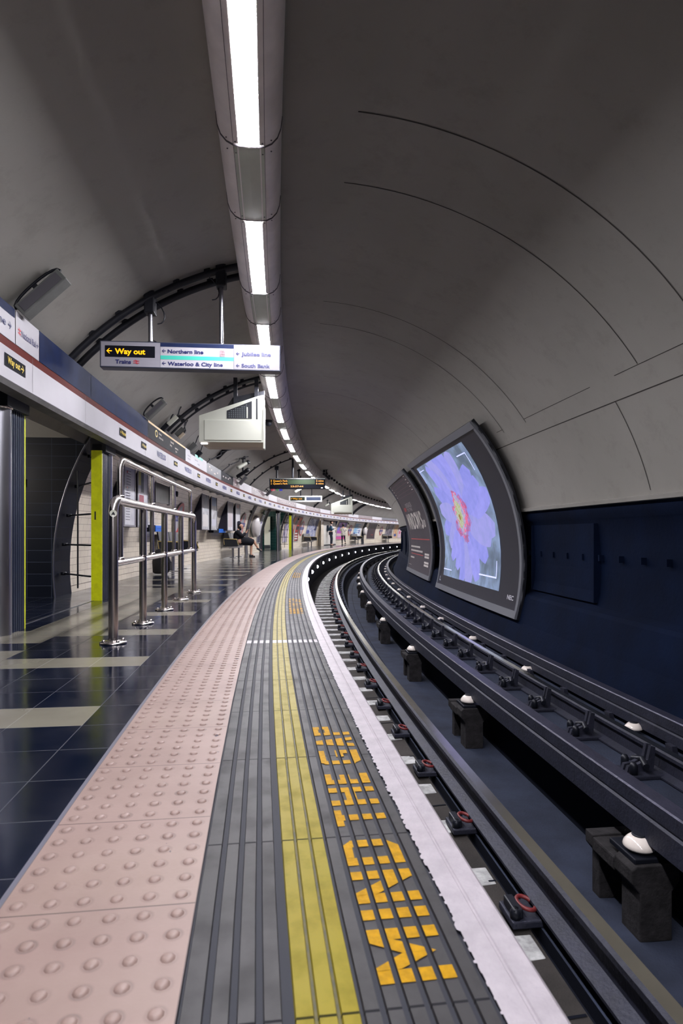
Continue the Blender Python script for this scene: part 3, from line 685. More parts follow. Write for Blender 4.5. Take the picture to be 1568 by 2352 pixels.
# ================================================================== HANGING DIRECTION SIGN
def hanging_sign():
    T = frame(6.3, -2.145, 2.44); S = thing('direction_sign', 'long hanging direction sign with yellow Way out panel and line names', 'sign', T)
    W, H, D = 1.76, 0.262, 0.125; k = 0.001205
    MB().box(0, W, -D / 2, D / 2, 0, H, ch=0.006).build('casing', mat('sign_casing', (56, 60, 76), 0.4), S)
    def sf(d): return lambda x, z: (x, -D / 2 - d, z)
    def rect(mb, x0, x1, z0, z1, d, m=0): mb.add([(x0, -D / 2 - d, z0), (x1, -D / 2 - d, z0), (x1, -D / 2 - d, z1), (x0, -D / 2 - d, z1)], [(0, 1, 2, 3)], m); return mb
    X = lambda px: (px - 52) * k
    Z = lambda py: H - .006 - (py - 103) * 0.00122
    FA = rect(MB(), .012, X(532), .012, H - .01, .001).build('face_panel', mat('sign_face_grey', (150, 148, 158), 0.5, spec=.2, emit=0.02), S)
    FB = rect(MB(), X(534), X(1126), .012, H - .01, .001).build('face_panel', sign_lit, S)
    FC = rect(MB(), X(1129), W - .012, .012, H - .01, .001).build('face_panel', mat('sign_face_pale', (142, 140, 148), 0.6, spec=.1, emit=0.02), S)
    rect(MB(), X(534), X(1126), Z(136), H - .01, .002).build('header_strip', navy_panel, S)
    rect(MB(), X(1129), W - .012, Z(140), H - .01, .002).build('header_strip', mat('pale_violet_strip', (170, 162, 190), 0.4), S)
    rect(MB(), X(534), X(1126), Z(238), Z(207), .002).build('line_stripe', green_ink, S)
    rect(MB(), X(93), X(490), Z(229), Z(137), .002).build('way_out_panel', black_panel, S)
    def q(name, items, m, d=.004):
        for it in items:
            mb = MB(); text(mb, it[0], sf(d), X(it[1]), Z(it[2]), it[3], w=it[4], bold=.03); mb.build(name, m, FA if it[1] < 534 else FB if it[1] < 1128 else FC)
    q('way_out_lettering', [('Way out', 172, 203, 0.052, (413 - 172) * k)], yellow_lit)
    q('lettering', [('Trains', 176, 281, 0.038, (300 - 176) * k), ('Northern line', 592, 187, 0.036, (880 - 592) * k), ('Waterloo & City line', 592, 286, 0.036, (1038 - 592) * k),
                    ('Jubilee line', 1190, 192, 0.034, (1432 - 1190) * k), ('South Bank', 1190, 287, 0.034, (1424 - 1190) * k)], ink)
    for x, z, h, m in ((104, 181, .05, yellow_lit), (545, 170, .036, ink), (545, 270, .036, ink), (1145, 177, .032, ink), (1145, 274, .032, ink)):
        mb = MB(); arrow_r(mb, X(x) + h * 1.08, Z(z), h, sf(.004), -1); mb.build('arrow', m, FA if x < 534 else FB if x < 1128 else FC)
    r = railmark(sf(.004), X(342), Z(266), .058, .045); r.build('rail_symbol', red_ink, S)
    rect(MB(), X(1014), X(1054), Z(205), Z(155), .0035).build('torn_sticker', mat('sticker_scrap', (168, 140, 146), 0.6, noise=(60, 0.6)), S)
    for x in (443, 1020):
        px = X(x); L = {443: 0.55, 1020: 0.84}[x]
        MB().tube([(px, 0, H), (px, 0, H + L - .1)], 0.021, 14).build('drop_pole', steel_b, S)
        MB().box(px - .05, px + .05, -.07, .07, H + L - .26, H + L - .04, ch=.012).build('pole_bracket', black_m, S)
        MB().lathe([(0.034, 0), (0.034, .012), (.022, .02)], 14, T=Matrix.Translation((px, 0, H))).build('pole_foot', steel_b, S)
    for x, z in ((515, H + .34), (960, H + .60)):
        px = X(x); pts = [(px - .06 + .11 * math.cos(math.pi * t / 8 - 1.2), 0.01, z - .02 + .12 * math.sin(math.pi * t / 8 - 1.6)) for t in range(9)]
        MB().tube(pts, 0.006, 6).build('cable_loop', black_m, S)
    MB().tube([(X(470), 0, H + .03), (X(500), -.01, H + .008), (X(540), -.01, H + .004)], .005, 6).build('cable_loop', black_m, S)
hanging_sign()
def hoop(s, a0, a1, label, r=0.022, off=0.05, n2=True, boxes=()):
    C = thing('conduit', label, 'conduit', frame(s, *circ(a0, RT - off)))
    MB().tube([P(s, *circ(a0 + (a1 - a0) * i / 22, RT - off)) for i in range(23)], r, 10).build('pipe', black_m, C, True)
    for i in range(1, 6): 
        a = a0 + (a1 - a0) * i / 6; c = P(s, *circ(a, RT - off / 2)); MB().box(-.03, .03, -.02, .02, -.03, .03, T=Matrix.Translation(c) @ Matrix.Rotation(-psi(s), 4, 'Z')).build('clip', black_m, C, True)
hoop(6.26, 138, 103.5, 'dark conduit arching over the near direction sign, nearer of the two', r=.034); hoop(6.50, 138, 103.5, 'dark conduit arching over the near direction sign, farther of the two', r=.036)
hoop(10.6, 137, 104, 'thick dark conduit climbing the vault behind the white monitor housing', r=0.034, off=.06); hoop(10.95, 137, 104, 'thin dark conduit climbing the vault behind the white monitor housing', r=.018)
hoop(19.9, 140, 101, 'dark conduit arching over the train indicator board, nearer of the two'); hoop(21.6, 140, 101, 'dark conduit arching over the train indicator board, farther of the two')
for i, q in enumerate((38.0, 44.0, 47.5, 51.0)): hoop(q, 142, 102, ['dark conduit beside the far monitor housing', 'first dark conduit rib beyond the far monitor housing', 'second dark conduit rib beyond the far monitor housing', 'third dark conduit rib beyond the far monitor housing'][i], r=.09 if i else .05, off=.10)

# ================================================================== MONITOR HOUSINGS
def monitor(s, x0, x1, z0, k, label, lit=True):
    T = frame(s, x0, z0); M = thing('monitor_housing', label, 'monitor housing', T); W = x1 - x0
    H1, H2 = 0.42 * k, 0.76 * k; D = 0.42 * k
    MB().prism([(0, 0.0), (W, 0.0), (W, H2), (W - .09 * k, H2 - .02 * k), (0, H1)], 0, D).build('case', box_white, M, bevel=.006 * k)
    MB().box(0.085 * W, W - .03 * W, -.022 * k, 0, .03 * k, .35 * k, ch=.006 * k).build('front_panel', box_white, M)
    MB().add([(0.02, 0, 0), (W, 0, 0), (W, .12 * k, -.06 * k), (.1 * W, .12 * k, -.06 * k)], [(0, 1, 2, 3)]).add([(.02, 0, 0), (.1 * W, .12 * k, -.06 * k), (.1 * W, D, -.06 * k), (0, D, 0)], [(0, 1, 2, 3)]).add([(.1 * W, .12 * k, -.06 * k), (W, .12 * k, -.06 * k), (W, D, -.06 * k), (.1 * W, D, -.06 * k)], [(0, 1, 2, 3)]).build('under_tray', mat('casing_beige', (186, 174, 154), 0.5), M)
    MB().prism([(.43 * W, .375 * k), (.82 * W, .375 * k), (.82 * W, .66 * k), (.43 * W, .50 * k)], -.004, .0).build('vent_recess', black_m, M)
    mb = MB()
    for i in range(9):
        for j in range(7):
            x = .46 * W + i * .034 * k; z = .395 * k + j * .032 * k
            if z < (.47 + (x / W - .43) * .42) * k: mb.box(x, x + .017 * k, -.006, -.004, z, z + .017 * k)
    mb.build('perforation', mat('vent_grey', (88, 96, 100), 0.5), M)
    MB().box(.74 * W, .757 * W, -.012, -.004, .385 * k, .56 * k).build('vent_bar', box_white, M)
    MB().box(.885 * W, .91 * W, -.004, .0, .37 * k, .70 * k).build('side_slot', black_m, M)
    MB().box(W, W + .022 * k, -.05 * k, .0 * k + .16 * k, -.10 * k, .58 * k).build('side_flange', box_white, M)
    MB().box(W - .10 * W, W - .085 * W, -.05, 0, 0, 0) if False else None
    if lit: MB().box(.03 * W, .13 * W, -.0, .05 * k, -.028 * k, -.012 * k).build('small_lamp', small_lamp_m, M)
    for x in (.55, .88): MB().box(x * W - .03 * k, x * W + .03 * k, .12 * k, .2 * k, H2 * .8, H2 + .30 * k).build('hanger', black_m, M)
    MB().prism([(0.3 * W, H1 + .02), (W, H2), (W, H2 + .12 * k), (.5 * W, H2)], .22 * k, .36 * k).build('shadow_panel', black_m, M)  # black panel standing in for the shadow mass around the hangers
monitor(9.9, -1.735, -0.72, 2.265, 1.0, 'large off-white monitor housing hung under the vault behind the direction sign')
monitor(33.5, -0.62, 0.52, 1.98, 1.15, 'off-white monitor housing hung far down the platform beyond the small sign')

# ================================================================== TRAIN INDICATOR AND SECOND SIGN
def indicator():
    x0, W, z0, H = -1.80, 1.975, 2.43, 0.40; T = frame(22, x0, z0); I = thing('train_indicator', 'black train indicator board with amber lettering and clock', 'indicator board', T); D = .22
    MB().box(0, W, 0, D, 0, H * .84, ch=.01).build('case', black_panel, I); MB().box(-.02, W + .02, 0.02, D, H * .84, H * .95, ch=.01).build('top_hood', grey_m, I)
    MB().add([(.65, -.002, .16), (1.62, -.002, .16), (1.62, -.002, .32), (.65, -.002, .32)], [(0, 1, 2, 3)]).build('display_matrix', led_green, I)
    f = lambda x, z: (x, -.006, z)
    for t, x, z, h, w in (('1', .05, .25, .065, .03), ('2', .05, .155, .065, .035), ("Queen's Park", .13, .25, .065, .52), ("Queen's Park", .13, .155, .065, .52), ('2 mins', 1.66, .25, .065, .27), ('6 mins', 1.66, .155, .065, .27), ('23:57:44', .75, .055, .06, .46)):
        mb = MB(); text(mb, t, f, x, z, h, w=w, bold=.03); mb.build('amber_text', led_m, I)
    for i, (c, x) in enumerate([((200, 60, 76), .06), ((206, 120, 130), .13), ((70, 140, 90), .25), ((40, 50, 160), .35)]):
        MB().box(x, x + (.06 if i < 3 else .11), .02, .03, -.075, -.002).build('route_plate', mat('route_%d' % i, c, 0.5), I)
    for x, h in ((.25, .44), (.82, .74)):
        MB().tube([(x, D / 2, H * .9), (x, D / 2, H * .9 + h)], .035, 10).build('drop_pole', black_m, I)
    MB().box(1.84, 1.9, -.01, 0, .02, .04).build('status_lamp', small_lamp_m, I)
    MB().box(.18, .32, .05, .17, H * .9 + .32, H * .9 + .46).build('pole_bracket', black_m, I)
indicator()
def sign2():
    x0, W, z0, H = -1.63, 1.41, 2.175, 0.255; T = frame(26, x0, z0); S = thing('way_out_sign', 'small white framed Way out sign hanging below the indicator board', 'sign', T)
    MB().box(0, W, 0, .1, 0, H, ch=.008).build('casing', mat('white_frame_lit', (236, 236, 236), 0.4, emit=0.2), S)
    MB().add([(.07, -.002, .06), (.68, -.002, .06), (.68, -.002, .205), (.07, -.002, .205)], [(0, 1, 2, 3)]).build('way_out_panel', mat('dark_green_panel', (24, 44, 26), 0.4), S)
    MB().add([(.75, -.002, .065), (1.35, -.002, .065), (1.35, -.002, .20), (.75, -.002, .20)], [(0, 1, 2, 3)]).build('blue_panel', mat('slate_blue_panel', (68, 84, 118), 0.4), S)
    f = lambda x, z: (x, -.006, z); mb = MB(); text(mb, 'Way out', f, .17, .105, .065, w=.40, bold=.03); mb.build('lettering', led_m, S)
    mb = MB(); arrow_r(mb, .155, .135, .06, f, -1); mb.build('arrow', led_m, S)
    for x in (.5, .97): MB().tube([(x, .05, H), (x, .05, H + 1.1 - (.25 if x < .7 else 0))], .022, 8).build('drop_pole', black_m, S)
sign2()

# ================================================================== LOUDSPEAKERS, CAMERAS AND BOXES ON THE VAULT
def speaker(s, a0, a1, off, label, w=0.13, d=0.10, hoopn=True):
    (ua, za), (ub, zb) = circ(a0, RT - off), circ(a1, RT - off)
    A, B_ = P(s, ua, za), P(s, ub, zb); x = (B_ - A); L = x.length; x.normalize(); y = Vector((math.sin(psi(s)), math.cos(psi(s)), 0)); z = x.cross(y)
    R = Matrix((x, y, z)).transposed().to_4x4(); T = Matrix.Translation(A) @ R
    S = thing('line_speaker', label, 'loudspeaker', T)
    MB().box(0, L, -w / 2, w / 2, -d / 2, d / 2, ch=.006).build('cabinet', grey_m, S)
    MB().box(.03, L - .03, -w / 2 - .004, -w / 2, -d / 2 + .015, d / 2 - .015).build('grille_face', mat('speaker_mesh', (84, 82, 88), 0.7), S)
    sg = -1 if (z @ (Vector(P(s, UC, ZC)) - A)) > 0 else 1
    MB().box(L * .45, L * .55, -.03, .03, min(0, sg * off * .8), max(0, sg * off * .8)).build('mount_arm', black_m, S)
    pts = [(L * (.5 + .52 * math.cos(math.pi * t / 10)), 0, sg * (d / 2 + off * .55 * math.sin(math.pi * t / 10) ** .7)) for t in range(11)]
    MB().tube(pts, .011, 8).build('cable', black_m, S)
speaker(4.98, 137.5, 129.6, .11, 'grey line loudspeaker above the frieze at the left picture edge')
speaker(9.15, 137.5, 131, .12, 'grey line loudspeaker above the frieze left of the white monitor housing', w=.12, d=.08)
speaker(24.5, 139, 132, .25, 'small grey line loudspeaker under the train indicator board')
speaker(19.0, 139, 133, .25, 'small grey line loudspeaker near the cameras above the frieze')
def jbox(s, a, off, size, label, m, rot=0.0):
    u, z = circ(a, RT - off); T = frame(s, u, z) @ Matrix.Rotation(math.radians(90 - a), 4, 'Y')
    J = thing('junction_box', label, 'junction box', T); w, l, h = size
    MB().box(-w / 2, w / 2, -l / 2, l / 2, -h / 2, h / 2, ch=.006).build('box', m, J)
    MB().box(-w / 2 + .015, w / 2 - .015, -l / 2 - .005, -l / 2, -h / 2 + .015, h / 2 - .015).build('lid', m, J)
    MB().tube([(w / 2 - .02, 0, 0), (w / 2 + .05, 0, h * .3), (w / 2 + .10, 0, off * .6), (w / 2 + .16, 0, off * .8)], .010, 6).build('cable', black_m, J)
jbox(10.3, 133.5, .09, (.20, .08, .06), 'long pale box with black cables above the yellow topped frieze panel', box_white)
jbox(10.35, 137, .07, (.24, .10, .07), 'dark box strapped to the vault above the yellow topped frieze panel', dark_metal)
jbox(11.2, 134.8, .09, (.18, .12, .10), 'grey box on the vault left of the monitor housing', grey_m)
jbox(11.12, 135.2, .16, (.13, .05, .05), 'small cream box fixed to the grey box on the vault', mat('cream_box', (196, 184, 164), 0.5))
jbox(12.6, 136.5, .09, (.22, .12, .10), 'grey box behind the lower left corner of the monitor housing', grey_m)
jbox(13.4, 137.5, .09, (.20, .10, .10), 'dark box on the vault right above the white frieze panel', dark_metal)
def cctv(s, u, z, label, yaw, col=None):
    T = frame(s, u, z, yaw); C = thing('security_camera', label, 'camera', T)
    d = math.hypot(u - UC, z - ZC)
    MB().tube([(0, 0, .06), (0, 0, max(.12, RT - d + .05))], .03, 8).build('bracket', black_m, C)
    MB().lathe([(.07, .04), (.07, .11), (.04, .14)], 10, T=Matrix.Translation((0, 0, max(.05, RT - d - .05)))).build('ceiling_mount', black_m, C)
    R = Matrix.Rotation(math.radians(62), 4, 'X')
    CB = MB().lathe([(.05, -.22), (.055, -.2), (.055, .16), (.045, .2)], 14, T=R).build('camera_body', col or box_white, C)
    MB().lathe([(.06, .12), (.06, .22)], 14, T=R).build('lens_hood', black_m, CB)
cctv(17.6, -1.98, 2.78, 'white tube camera hung from the vault above the frieze', 2.4)
cctv(18.3, -2.10, 2.62, 'dark dome ended camera just below the white tube camera', 1.2, dark_metal)
cctv(15.2, -2.15, 2.80, 'dark camera on a long bent arm above the white frieze panel', 0.8, dark_metal)
cctv(27.0, -0.12, 3.34, 'small dark camera on the vault right of the train indicator board', -0.6, dark_metal)
cctv(40.0, -1.9, 2.75, 'tiny white camera past the far monitor housing, nearer one', 2.4)
cctv(42.5, -1.9, 2.7, 'tiny white camera past the far monitor housing, farther one', 2.4)
cctv(25.2, -1.1, 2.62, 'slim white camera behind the small Way out sign', 2.2)
for i, (s, a) in enumerate([(14.2, 133), (16.3, 130)]):
    C = thing('bent_cable', ['looping black cable on the vault beside the monitor housing', 'thin black cable strung across the vault near the cameras'][i], 'cable', frame(s, *circ(a)))
    pts = [P(s + .12 * k + .05 * math.sin(k * 1.7), *circ(a + 8 - k * 1.6 + 1.5 * math.sin(k * 2.1), RT - .05 - .09 * abs(math.sin(k * .9)))) for k in range(9)]
    MB().tube(pts, .014, 6).build('cable_run', black_m, C, True)
mb = MB()
for k in range(46):
    s = 27 + k * 1.17; mb = MB(); mb.box(-.05, .05, -.06, .06, -.09, .02, T=frame(s, -0.22, 3.60)); mb.build('support_clamp', black_m, trk, True)
# convex lens of the ceiling sensor on the trunking
t = thing('dome_sensor', 'small dark dome on the left side of the trunking', 'sensor', frame(13.3, -0.86, 3.22)); MB().lathe([(.075, .0), (.08, -.03), (.06, -.075), (.03, -.095)], 16).build('dome', black_m, t); MB().lathe([(.085, .0), (.085, .03)], 16).build('base', dark_metal, t)
# ================================================================== TRACK
TS0, TS1 = -4.0, 78.0
def rail(name, label, prof, mats, mi, uc, cat='rail', grp=None):
    R = thing(name, label, cat, frame(0, uc, prof[0][1]), grp)
    cap = MB().sweep([(uc + a, b) for a, b in prof], TS0, TS1, 0.5, mi, closed=True, caps=True)
    cap.build('rail_section', mats, R, True); return R
def run_prof(zt, h=.155):
    # foot, web, head
    return [(-.070, zt - h), (-.070, zt - h + .012), (-.012, zt - h + .03), (-.010, zt - .045), (-.035, zt - .035), (-.036, zt - .012), (-.022, zt - .002), (.030, zt), (.036, zt - .008), (.035, zt - .035), (.010, zt - .045), (.012, zt - h + .03), (.070, zt - h + .012), (.070, zt - h)]
rm = [1] * 14
for i in (6, 7): rm[i] = 0
rail('running_rail', 'near running rail closest to the platform with bright worn head', run_prof(-.542), [steel_rail, rail_side], rm, .652)
rail('running_rail', 'far running rail on the wall side held by iron chairs', run_prof(-.628, .165), [steel_rail, rail_side], rm, 2.135)
def cond_prof(zt, h=.245): return [(-.056, zt - h), (-.056, zt - .105), (-.044, zt - .095), (-.050, zt - .082), (-.050, zt - .008), (-.043, zt), (.043, zt), (.050, zt - .008), (.050, zt - .082), (.044, zt - .095), (.056, zt - .105), (.056, zt - h)]
cm = [1] * 12
for i in (4, 5, 6): cm[i] = 0
rail('conductor_rail', 'centre conductor rail standing on tall posts between the running rails', cond_prof(-.520, .225), [cond_m, rail_side], cm, 1.462, 'conductor rail')
rail('conductor_rail', 'outer conductor rail beside the dark tunnel wall', cond_prof(-.572, .12 + .06), [cond_m, rail_side], cm, 2.535, 'conductor rail')
# --- insulator posts under the centre conductor rail
def post_proto():
    t = thing('insulator_post', '', 'insulator post', frame(2.93, 1.415, -1.2))
    mb = MB()
    mb.prism([(-.085, 0), (.085, 0), (.085, .24), (.125, .29), (.125, .355), (.10, .375), (-.10, .375), (-.125, .355), (-.125, .29), (-.085, .24)], -.11, .05)
    mb.build('front_leg', post_m, t, bevel=.006)
    MB().prism([(-.085, 0), (.085, 0), (.085, .24), (.125, .29), (.125, .355), (-.125, .355), (-.125, .29), (-.085, .24)], .26, .34).build('rear_leg', post_m, t, bevel=.006)
    MB().box(-.125, .125, .05, .27, .27, .345, ch=.01).build('cap_beam', post_m, t)
    MB().box(-.10, .10, -.09, .14, .372, .40, ch=.006).build('base_plate', dark_metal, t)
    return t
pp = post_proto()
def ins_proto():
    t = thing('insulator', '', 'insulator', frame(2.93, 1.395, -.785) @ Matrix.Diagonal((1, 1, .85, 1)))
    MB().lathe([(.074, 0), (.078, .010), (.074, .028), (.060, .050), (.044, .066), (.034, .070)], 22).build('porcelain', porc_m, t)
    MB().lathe([(.034, .068), (.036, .072), (.036, .078), (.03, .080)], 14).build('metal_cap', dark_metal, t)
    return t
ip = ins_proto()
spots = [2.93, 5.72, 8.39, 11.32] + [11.32 + 2.8 * k for k in range(1, 24)]
near_lab = ['nearest insulator post, large and dark at the right picture edge', 'second nearest insulator post between the running rails', 'third nearest insulator post between the running rails', 'fourth nearest insulator post between the running rails']
near_ins = ['largest glossy white porcelain insulator, nearest the camera', 'white porcelain insulator on the second nearest post', 'white porcelain insulator on the third nearest post', 'white porcelain insulator on the fourth nearest post']
for i, s in enumerate(spots):
    lp = near_lab[i] if i < 4 else 'small distant timber post under the centre conductor rail'; g = None if i < 4 else 'distant posts under the centre conductor rail'
    li = near_ins[i] if i < 4 else 'small distant white insulator under the centre conductor rail'; gi = None if i < 4 else 'distant insulators under the centre conductor rail'
    if i == 0: tag(pp, lp); tag(ip, li)
    else: dup(pp, frame(s, 1.415, -1.2), lp, g); dup(ip, frame(s, 1.395, -.785) @ Matrix.Diagonal((1, 1, .85, 1)), li, gi)
ospots = [2.6, 4.7, 6.91, 9.08, 11.25, 13.14] + [13.14 + 2.15 * k for k in range(1, 30)]
ol = ['outer insulator outside the right picture edge', 'white insulator under the outer conductor rail, nearest the camera', 'white insulator under the outer conductor rail, second from the camera', 'white insulator under the outer conductor rail, third from the camera', 'white insulator under the outer conductor rail, fourth from the camera', 'white insulator under the outer conductor rail, fifth from the camera']
for i, s in enumerate(ospots):
    if i == 0: continue
    dup(ip, frame(s, 2.445, -.765) @ Matrix.Diagonal((.9, .9, .7, 1)), ol[i] if i < 6 else 'small distant white insulator under the outer conductor rail', None if i < 6 else 'distant insulators under the outer conductor rail')
# --- cast chairs holding the far running rail
def chair_proto():
    t = thing('rail_chair', '', 'rail chair', frame(3.87, 2.135, -.80) @ Matrix.Diagonal((1.3, 1.25, 1.35, 1)))
    MB().box(-.23, .20, -.085, .085, 0, .022, ch=.006).build('base_plate', rail_side, t)
    MB().prism([(-.20, .02), (-.055, .02), (-.045, .14), (-.07, .145), (-.085, .08), (-.15, .055), (-.19, .05)], -.028, -.006).prism([(-.20, .02), (-.055, .02), (-.045, .14), (-.07, .145), (-.085, .08), (-.15, .055), (-.19, .05)], .012, .034).build('jaw', rail_side, t)
    MB().prism([(.055, .02), (.19, .02), (.17, .05), (.085, .08), (.07, .14), (.045, .14)], -.03, .03).build('outer_jaw', rail_side, t)
    MB().lathe([(.02, .0), (.02, .045), (.012, .06)], 10, T=Matrix.Translation((-.17, -.055, .02))).lathe([(.02, .0), (.02, .045), (.012, .06)], 10, T=Matrix.Translation((-.15, .06, .02))).build('screw', dark_metal, t) if False else None
    for x, y in ((-.18, -.055), (-.16, .06)): MB().lathe([(.02, .02), (.02, .065), (.012, .08)], 10, T=Matrix.Translation((x, y, 0))).build('coach_screw', dark_metal, t)
    MB().tube([(-.12, -.07, .06), (-.10, 0, .075), (-.11, .07, .055)], .016, 8).build('spring_key', dark_metal, t)
    return t
cp = chair_proto(); tag(cp, 'nearest cast iron chair gripping the far running rail')
for k in range(1, 72):
    s = 3.87 + .79 * k; dup(cp, frame(s, 2.135, -.80) @ Matrix.Diagonal((1.3, 1.25, 1.35, 1)), 'cast iron chair gripping the far running rail' if k > 2 else ['', 'second nearest cast iron chair on the far running rail', 'third nearest cast iron chair on the far running rail'][k], 'iron chairs along the far running rail' if k > 2 else None)
# --- clips on the near rail with red lock rings
def clip_proto():
    t = thing('rail_clip', '', 'rail clip', frame(2.38, .575, -.745))
    MB().box(-.105, .03, -.075, .075, 0, .03, ch=.006).build('shoulder_plate', rail_side, t)
    MB().box(-.095, -.055, -.06, .05, .03, .07, ch=.006).build('shoulder', dark_metal, t)
    pts = [(-.02 + .035 * math.cos(a), .0 + .048 * math.sin(a), .045 + .018 * math.sin(a * .5)) for a in [math.pi * 2 * k / 16 * .86 + .5 for k in range(17)]]
    MB().tube(pts, .0085, 8).build('spring_ring', clip_red, t, label='worn red painted spring ring')
    MB().lathe([(.022, .03), (.022, .055), (.013, .07)], 10, T=Matrix.Translation((-.082, -.045, 0))).build('bolt', dark_metal, t)
    return t
kp = clip_proto(); tag(kp, 'nearest rail clip with worn red spring ring beside the near rail')
kl = ['', 'second nearest rail clip with red ring beside the near rail', 'third nearest rail clip with faint red ring beside the near rail']
for k in range(1, 44): dup(kp, frame(2.38 + .77 * k, .575, -.745), kl[k] if k < 3 else 'small rail clip on the platform side of the near rail', None if k < 3 else 'rail clips on the platform side of the near rail')
def dog_proto():
    t = thing('rail_fastening', 'small dark bolt fastening on the track side of the near rail', 'rail fastening', frame(2.6, .76, -.76), 'bolt fastenings on the track side of the near rail')
    MB().box(-.02, .06, -.04, .04, 0, .022, ch=.005).build('plate', rail_side, t); MB().lathe([(.017, .02), (.017, .06), (.012, .075)], 10, T=Matrix.Translation((.02, 0, 0))).build('bolt', dark_metal, t); return t
dp = dog_proto()
for k in range(1, 40): dup(dp, frame(2.6 + .77 * k, .76, -.76))
# --- pale ribs on the bed beneath the platform edge
rp = thing('track_rib', 'pale concrete rib on the track bed under the platform edge', 'track rib', frame(2.22, .33, -.78), 'pale ribs on the track bed beside the platform')
MB().box(-.20, .205, -.07, .07, -.01, .026, ch=.006).build('rib', mat('pale_rib', (190, 190, 190), 0.7, noise=(14, 0.6)), rp)
for k in range(1, 110): dup(rp, frame(2.22 + .492 * k, .33, -.78) if k < 14 else frame(2.22 + .492 * k, .33, -.78))
# --- strip of white lamps on the platform face
def edge_lamp():
    t = thing('edge_lamp', 'small white lamp on the black face below the platform edge', 'lamp', frame(18.78, -.10, -.33), 'white lamps along the platform face')
    MB().lathe([(.05, -.02), (.062, .0), (.062, .03), (.05, .04)], 16, T=Matrix.Rotation(math.radians(90), 4, 'Y') @ Matrix.Translation((0, 0, -.03))).build('lamp_housing', dark_metal, t)
    MB().lathe([(.058, .0), (.05, .03), (.03, .048), (.01, .055)], 16, T=Matrix.Translation((.01, 0, 0)) @ Matrix.Rotation(math.radians(90), 4, 'Y')).build('lamp_glass', edge_lamp_m, t); return t
ep = edge_lamp()
for k in range(1, 22): dup(ep, frame(18.78 + 3.04 * k, -.10, -.33))
dup(ep, frame(15.7, -.10, -.33)); dup(ep, frame(12.7, -.10, -.33))
# ================================================================== LETTERING ON THE PLATFORM EDGE
W_ = .21   # stroke width as a share of the cap height
def _seg(x0, y0, x1, y1): return [(x0, y0), (x1, y0), (x1, y1), (x0, y1)]
def glyph(c, w):
    """stencil strokes as polygons; x in metres 0..w, y 0..1 of the cap height"""
    k = .034; h = W_
    L = _seg(0, 0, k, 1); Rt = _seg(w - k, 0, w, 1); hs = lambda y, a=0, b=None: _seg(a, y, w if b is None else b, y + h)
    c1 = .3 * w
    return {'M': [L, Rt, [(k, 1), (k, .62), (w / 2, .12), (w / 2, .55)], [(w - k, 1), (w / 2, .55), (w / 2, .12), (w - k, .62)]],
            'I': [L], 'N': [L, Rt, [(k * .9, 1), (k * .9, .62), (w - k * .9, 0), (w - k * .9, .38)]],
            'D': [L, [(k, 0), (w - k, 0), (w, .22), (w - k, .22), (k, h)], [(k, 1), (k, 1 - h), (w - k, .78), (w, .78), (w - k, 1)], _seg(w - k, .2, w, .8)],
            'T': [hs(1 - h), _seg(w / 2 - k / 2, 0, w / 2 + k / 2, 1)], 'H': [L, Rt, hs(.4)], 'E': [L, hs(0), hs(.4, 0, w * .9), hs(1 - h)],
            'G': [_seg(0, .15, k, .85), [(0, .2), (k * .8, 0), (w, 0), (w, h), (k, h)], [(0, .8), (k, 1 - h), (w, 1 - h), (w, .9), (w - k * .5, 1), (k * .8, 1)], _seg(w - k, 0, w, .5), _seg(w * .5, .36, w, .54)],
            'A': [[(0, 0), (k, 0), (w / 2 + k / 2, 1), (w / 2 - k / 2, 1)], [(w - k, 0), (w, 0), (w / 2 + k / 2, 1), (w / 2 - k / 2, 1)], _seg(w * .2, .25, w * .8, .25 + h * .8)],
            'P': [L, hs(1 - h, 0, w * .9), hs(.42, 0, w * .9), _seg(w - k, .48, w, .94)]}[c]
def gap_text(s0, label, grp=None):
    H = .155; L = thing('painted_lettering', label, 'lettering', frame(s0, -.23, 0), grp)
    for word in ([('M', 0, .152), ('I', .184, .034), ('N', .242, .126), ('D', .397, .119)], [('T', .60, .098), ('H', .73, .125), ('E', .885, .082)], [('G', 1.057, .135), ('A', 1.232, .105), ('P', 1.368, .107)]):
        for c, x0, w in word:
            m = MB()
            for a, b, _ in RIDGES[7:]:
                y0, y1 = (-(b - .0015) - .152) / H, (-(a + .0015) - .152) / H
                bb = bmesh.new()
                for gi, poly in enumerate(glyph(c, w)): bb.faces.new([bb.verts.new((x0 + x, y, .0003 * gi)) for x, y in poly])
                for co, no in (((0, y0, 0), (0, -1, 0)), ((0, y1, 0), (0, 1, 0))):
                    bmesh.ops.bisect_plane(bb, geom=bb.verts[:] + bb.edges[:] + bb.faces[:], plane_co=co, plane_no=no, clear_outer=True)
                bb.verts.index_update()
                if bb.faces: m.add([P(s0 + v.co.x, -.152 - v.co.y * H, .0016 + v.co.z) for v in bb.verts], [[v.index for v in f.verts] for f in bb.faces])
                bb.free()
            if m.f: m.build('letter', paint_m, L, True)
gap_text(1.075, 'orange yellow MIND THE GAP lettering painted nearest the camera'); gap_text(6.25, 'faint MIND THE GAP lettering painted beyond the white cross line'); gap_text(11.45, 'tiny third MIND THE GAP lettering farther along the platform edge')
# transverse grooves of the slab joints cut the letters and ridges as a dark line: the slab material carries them

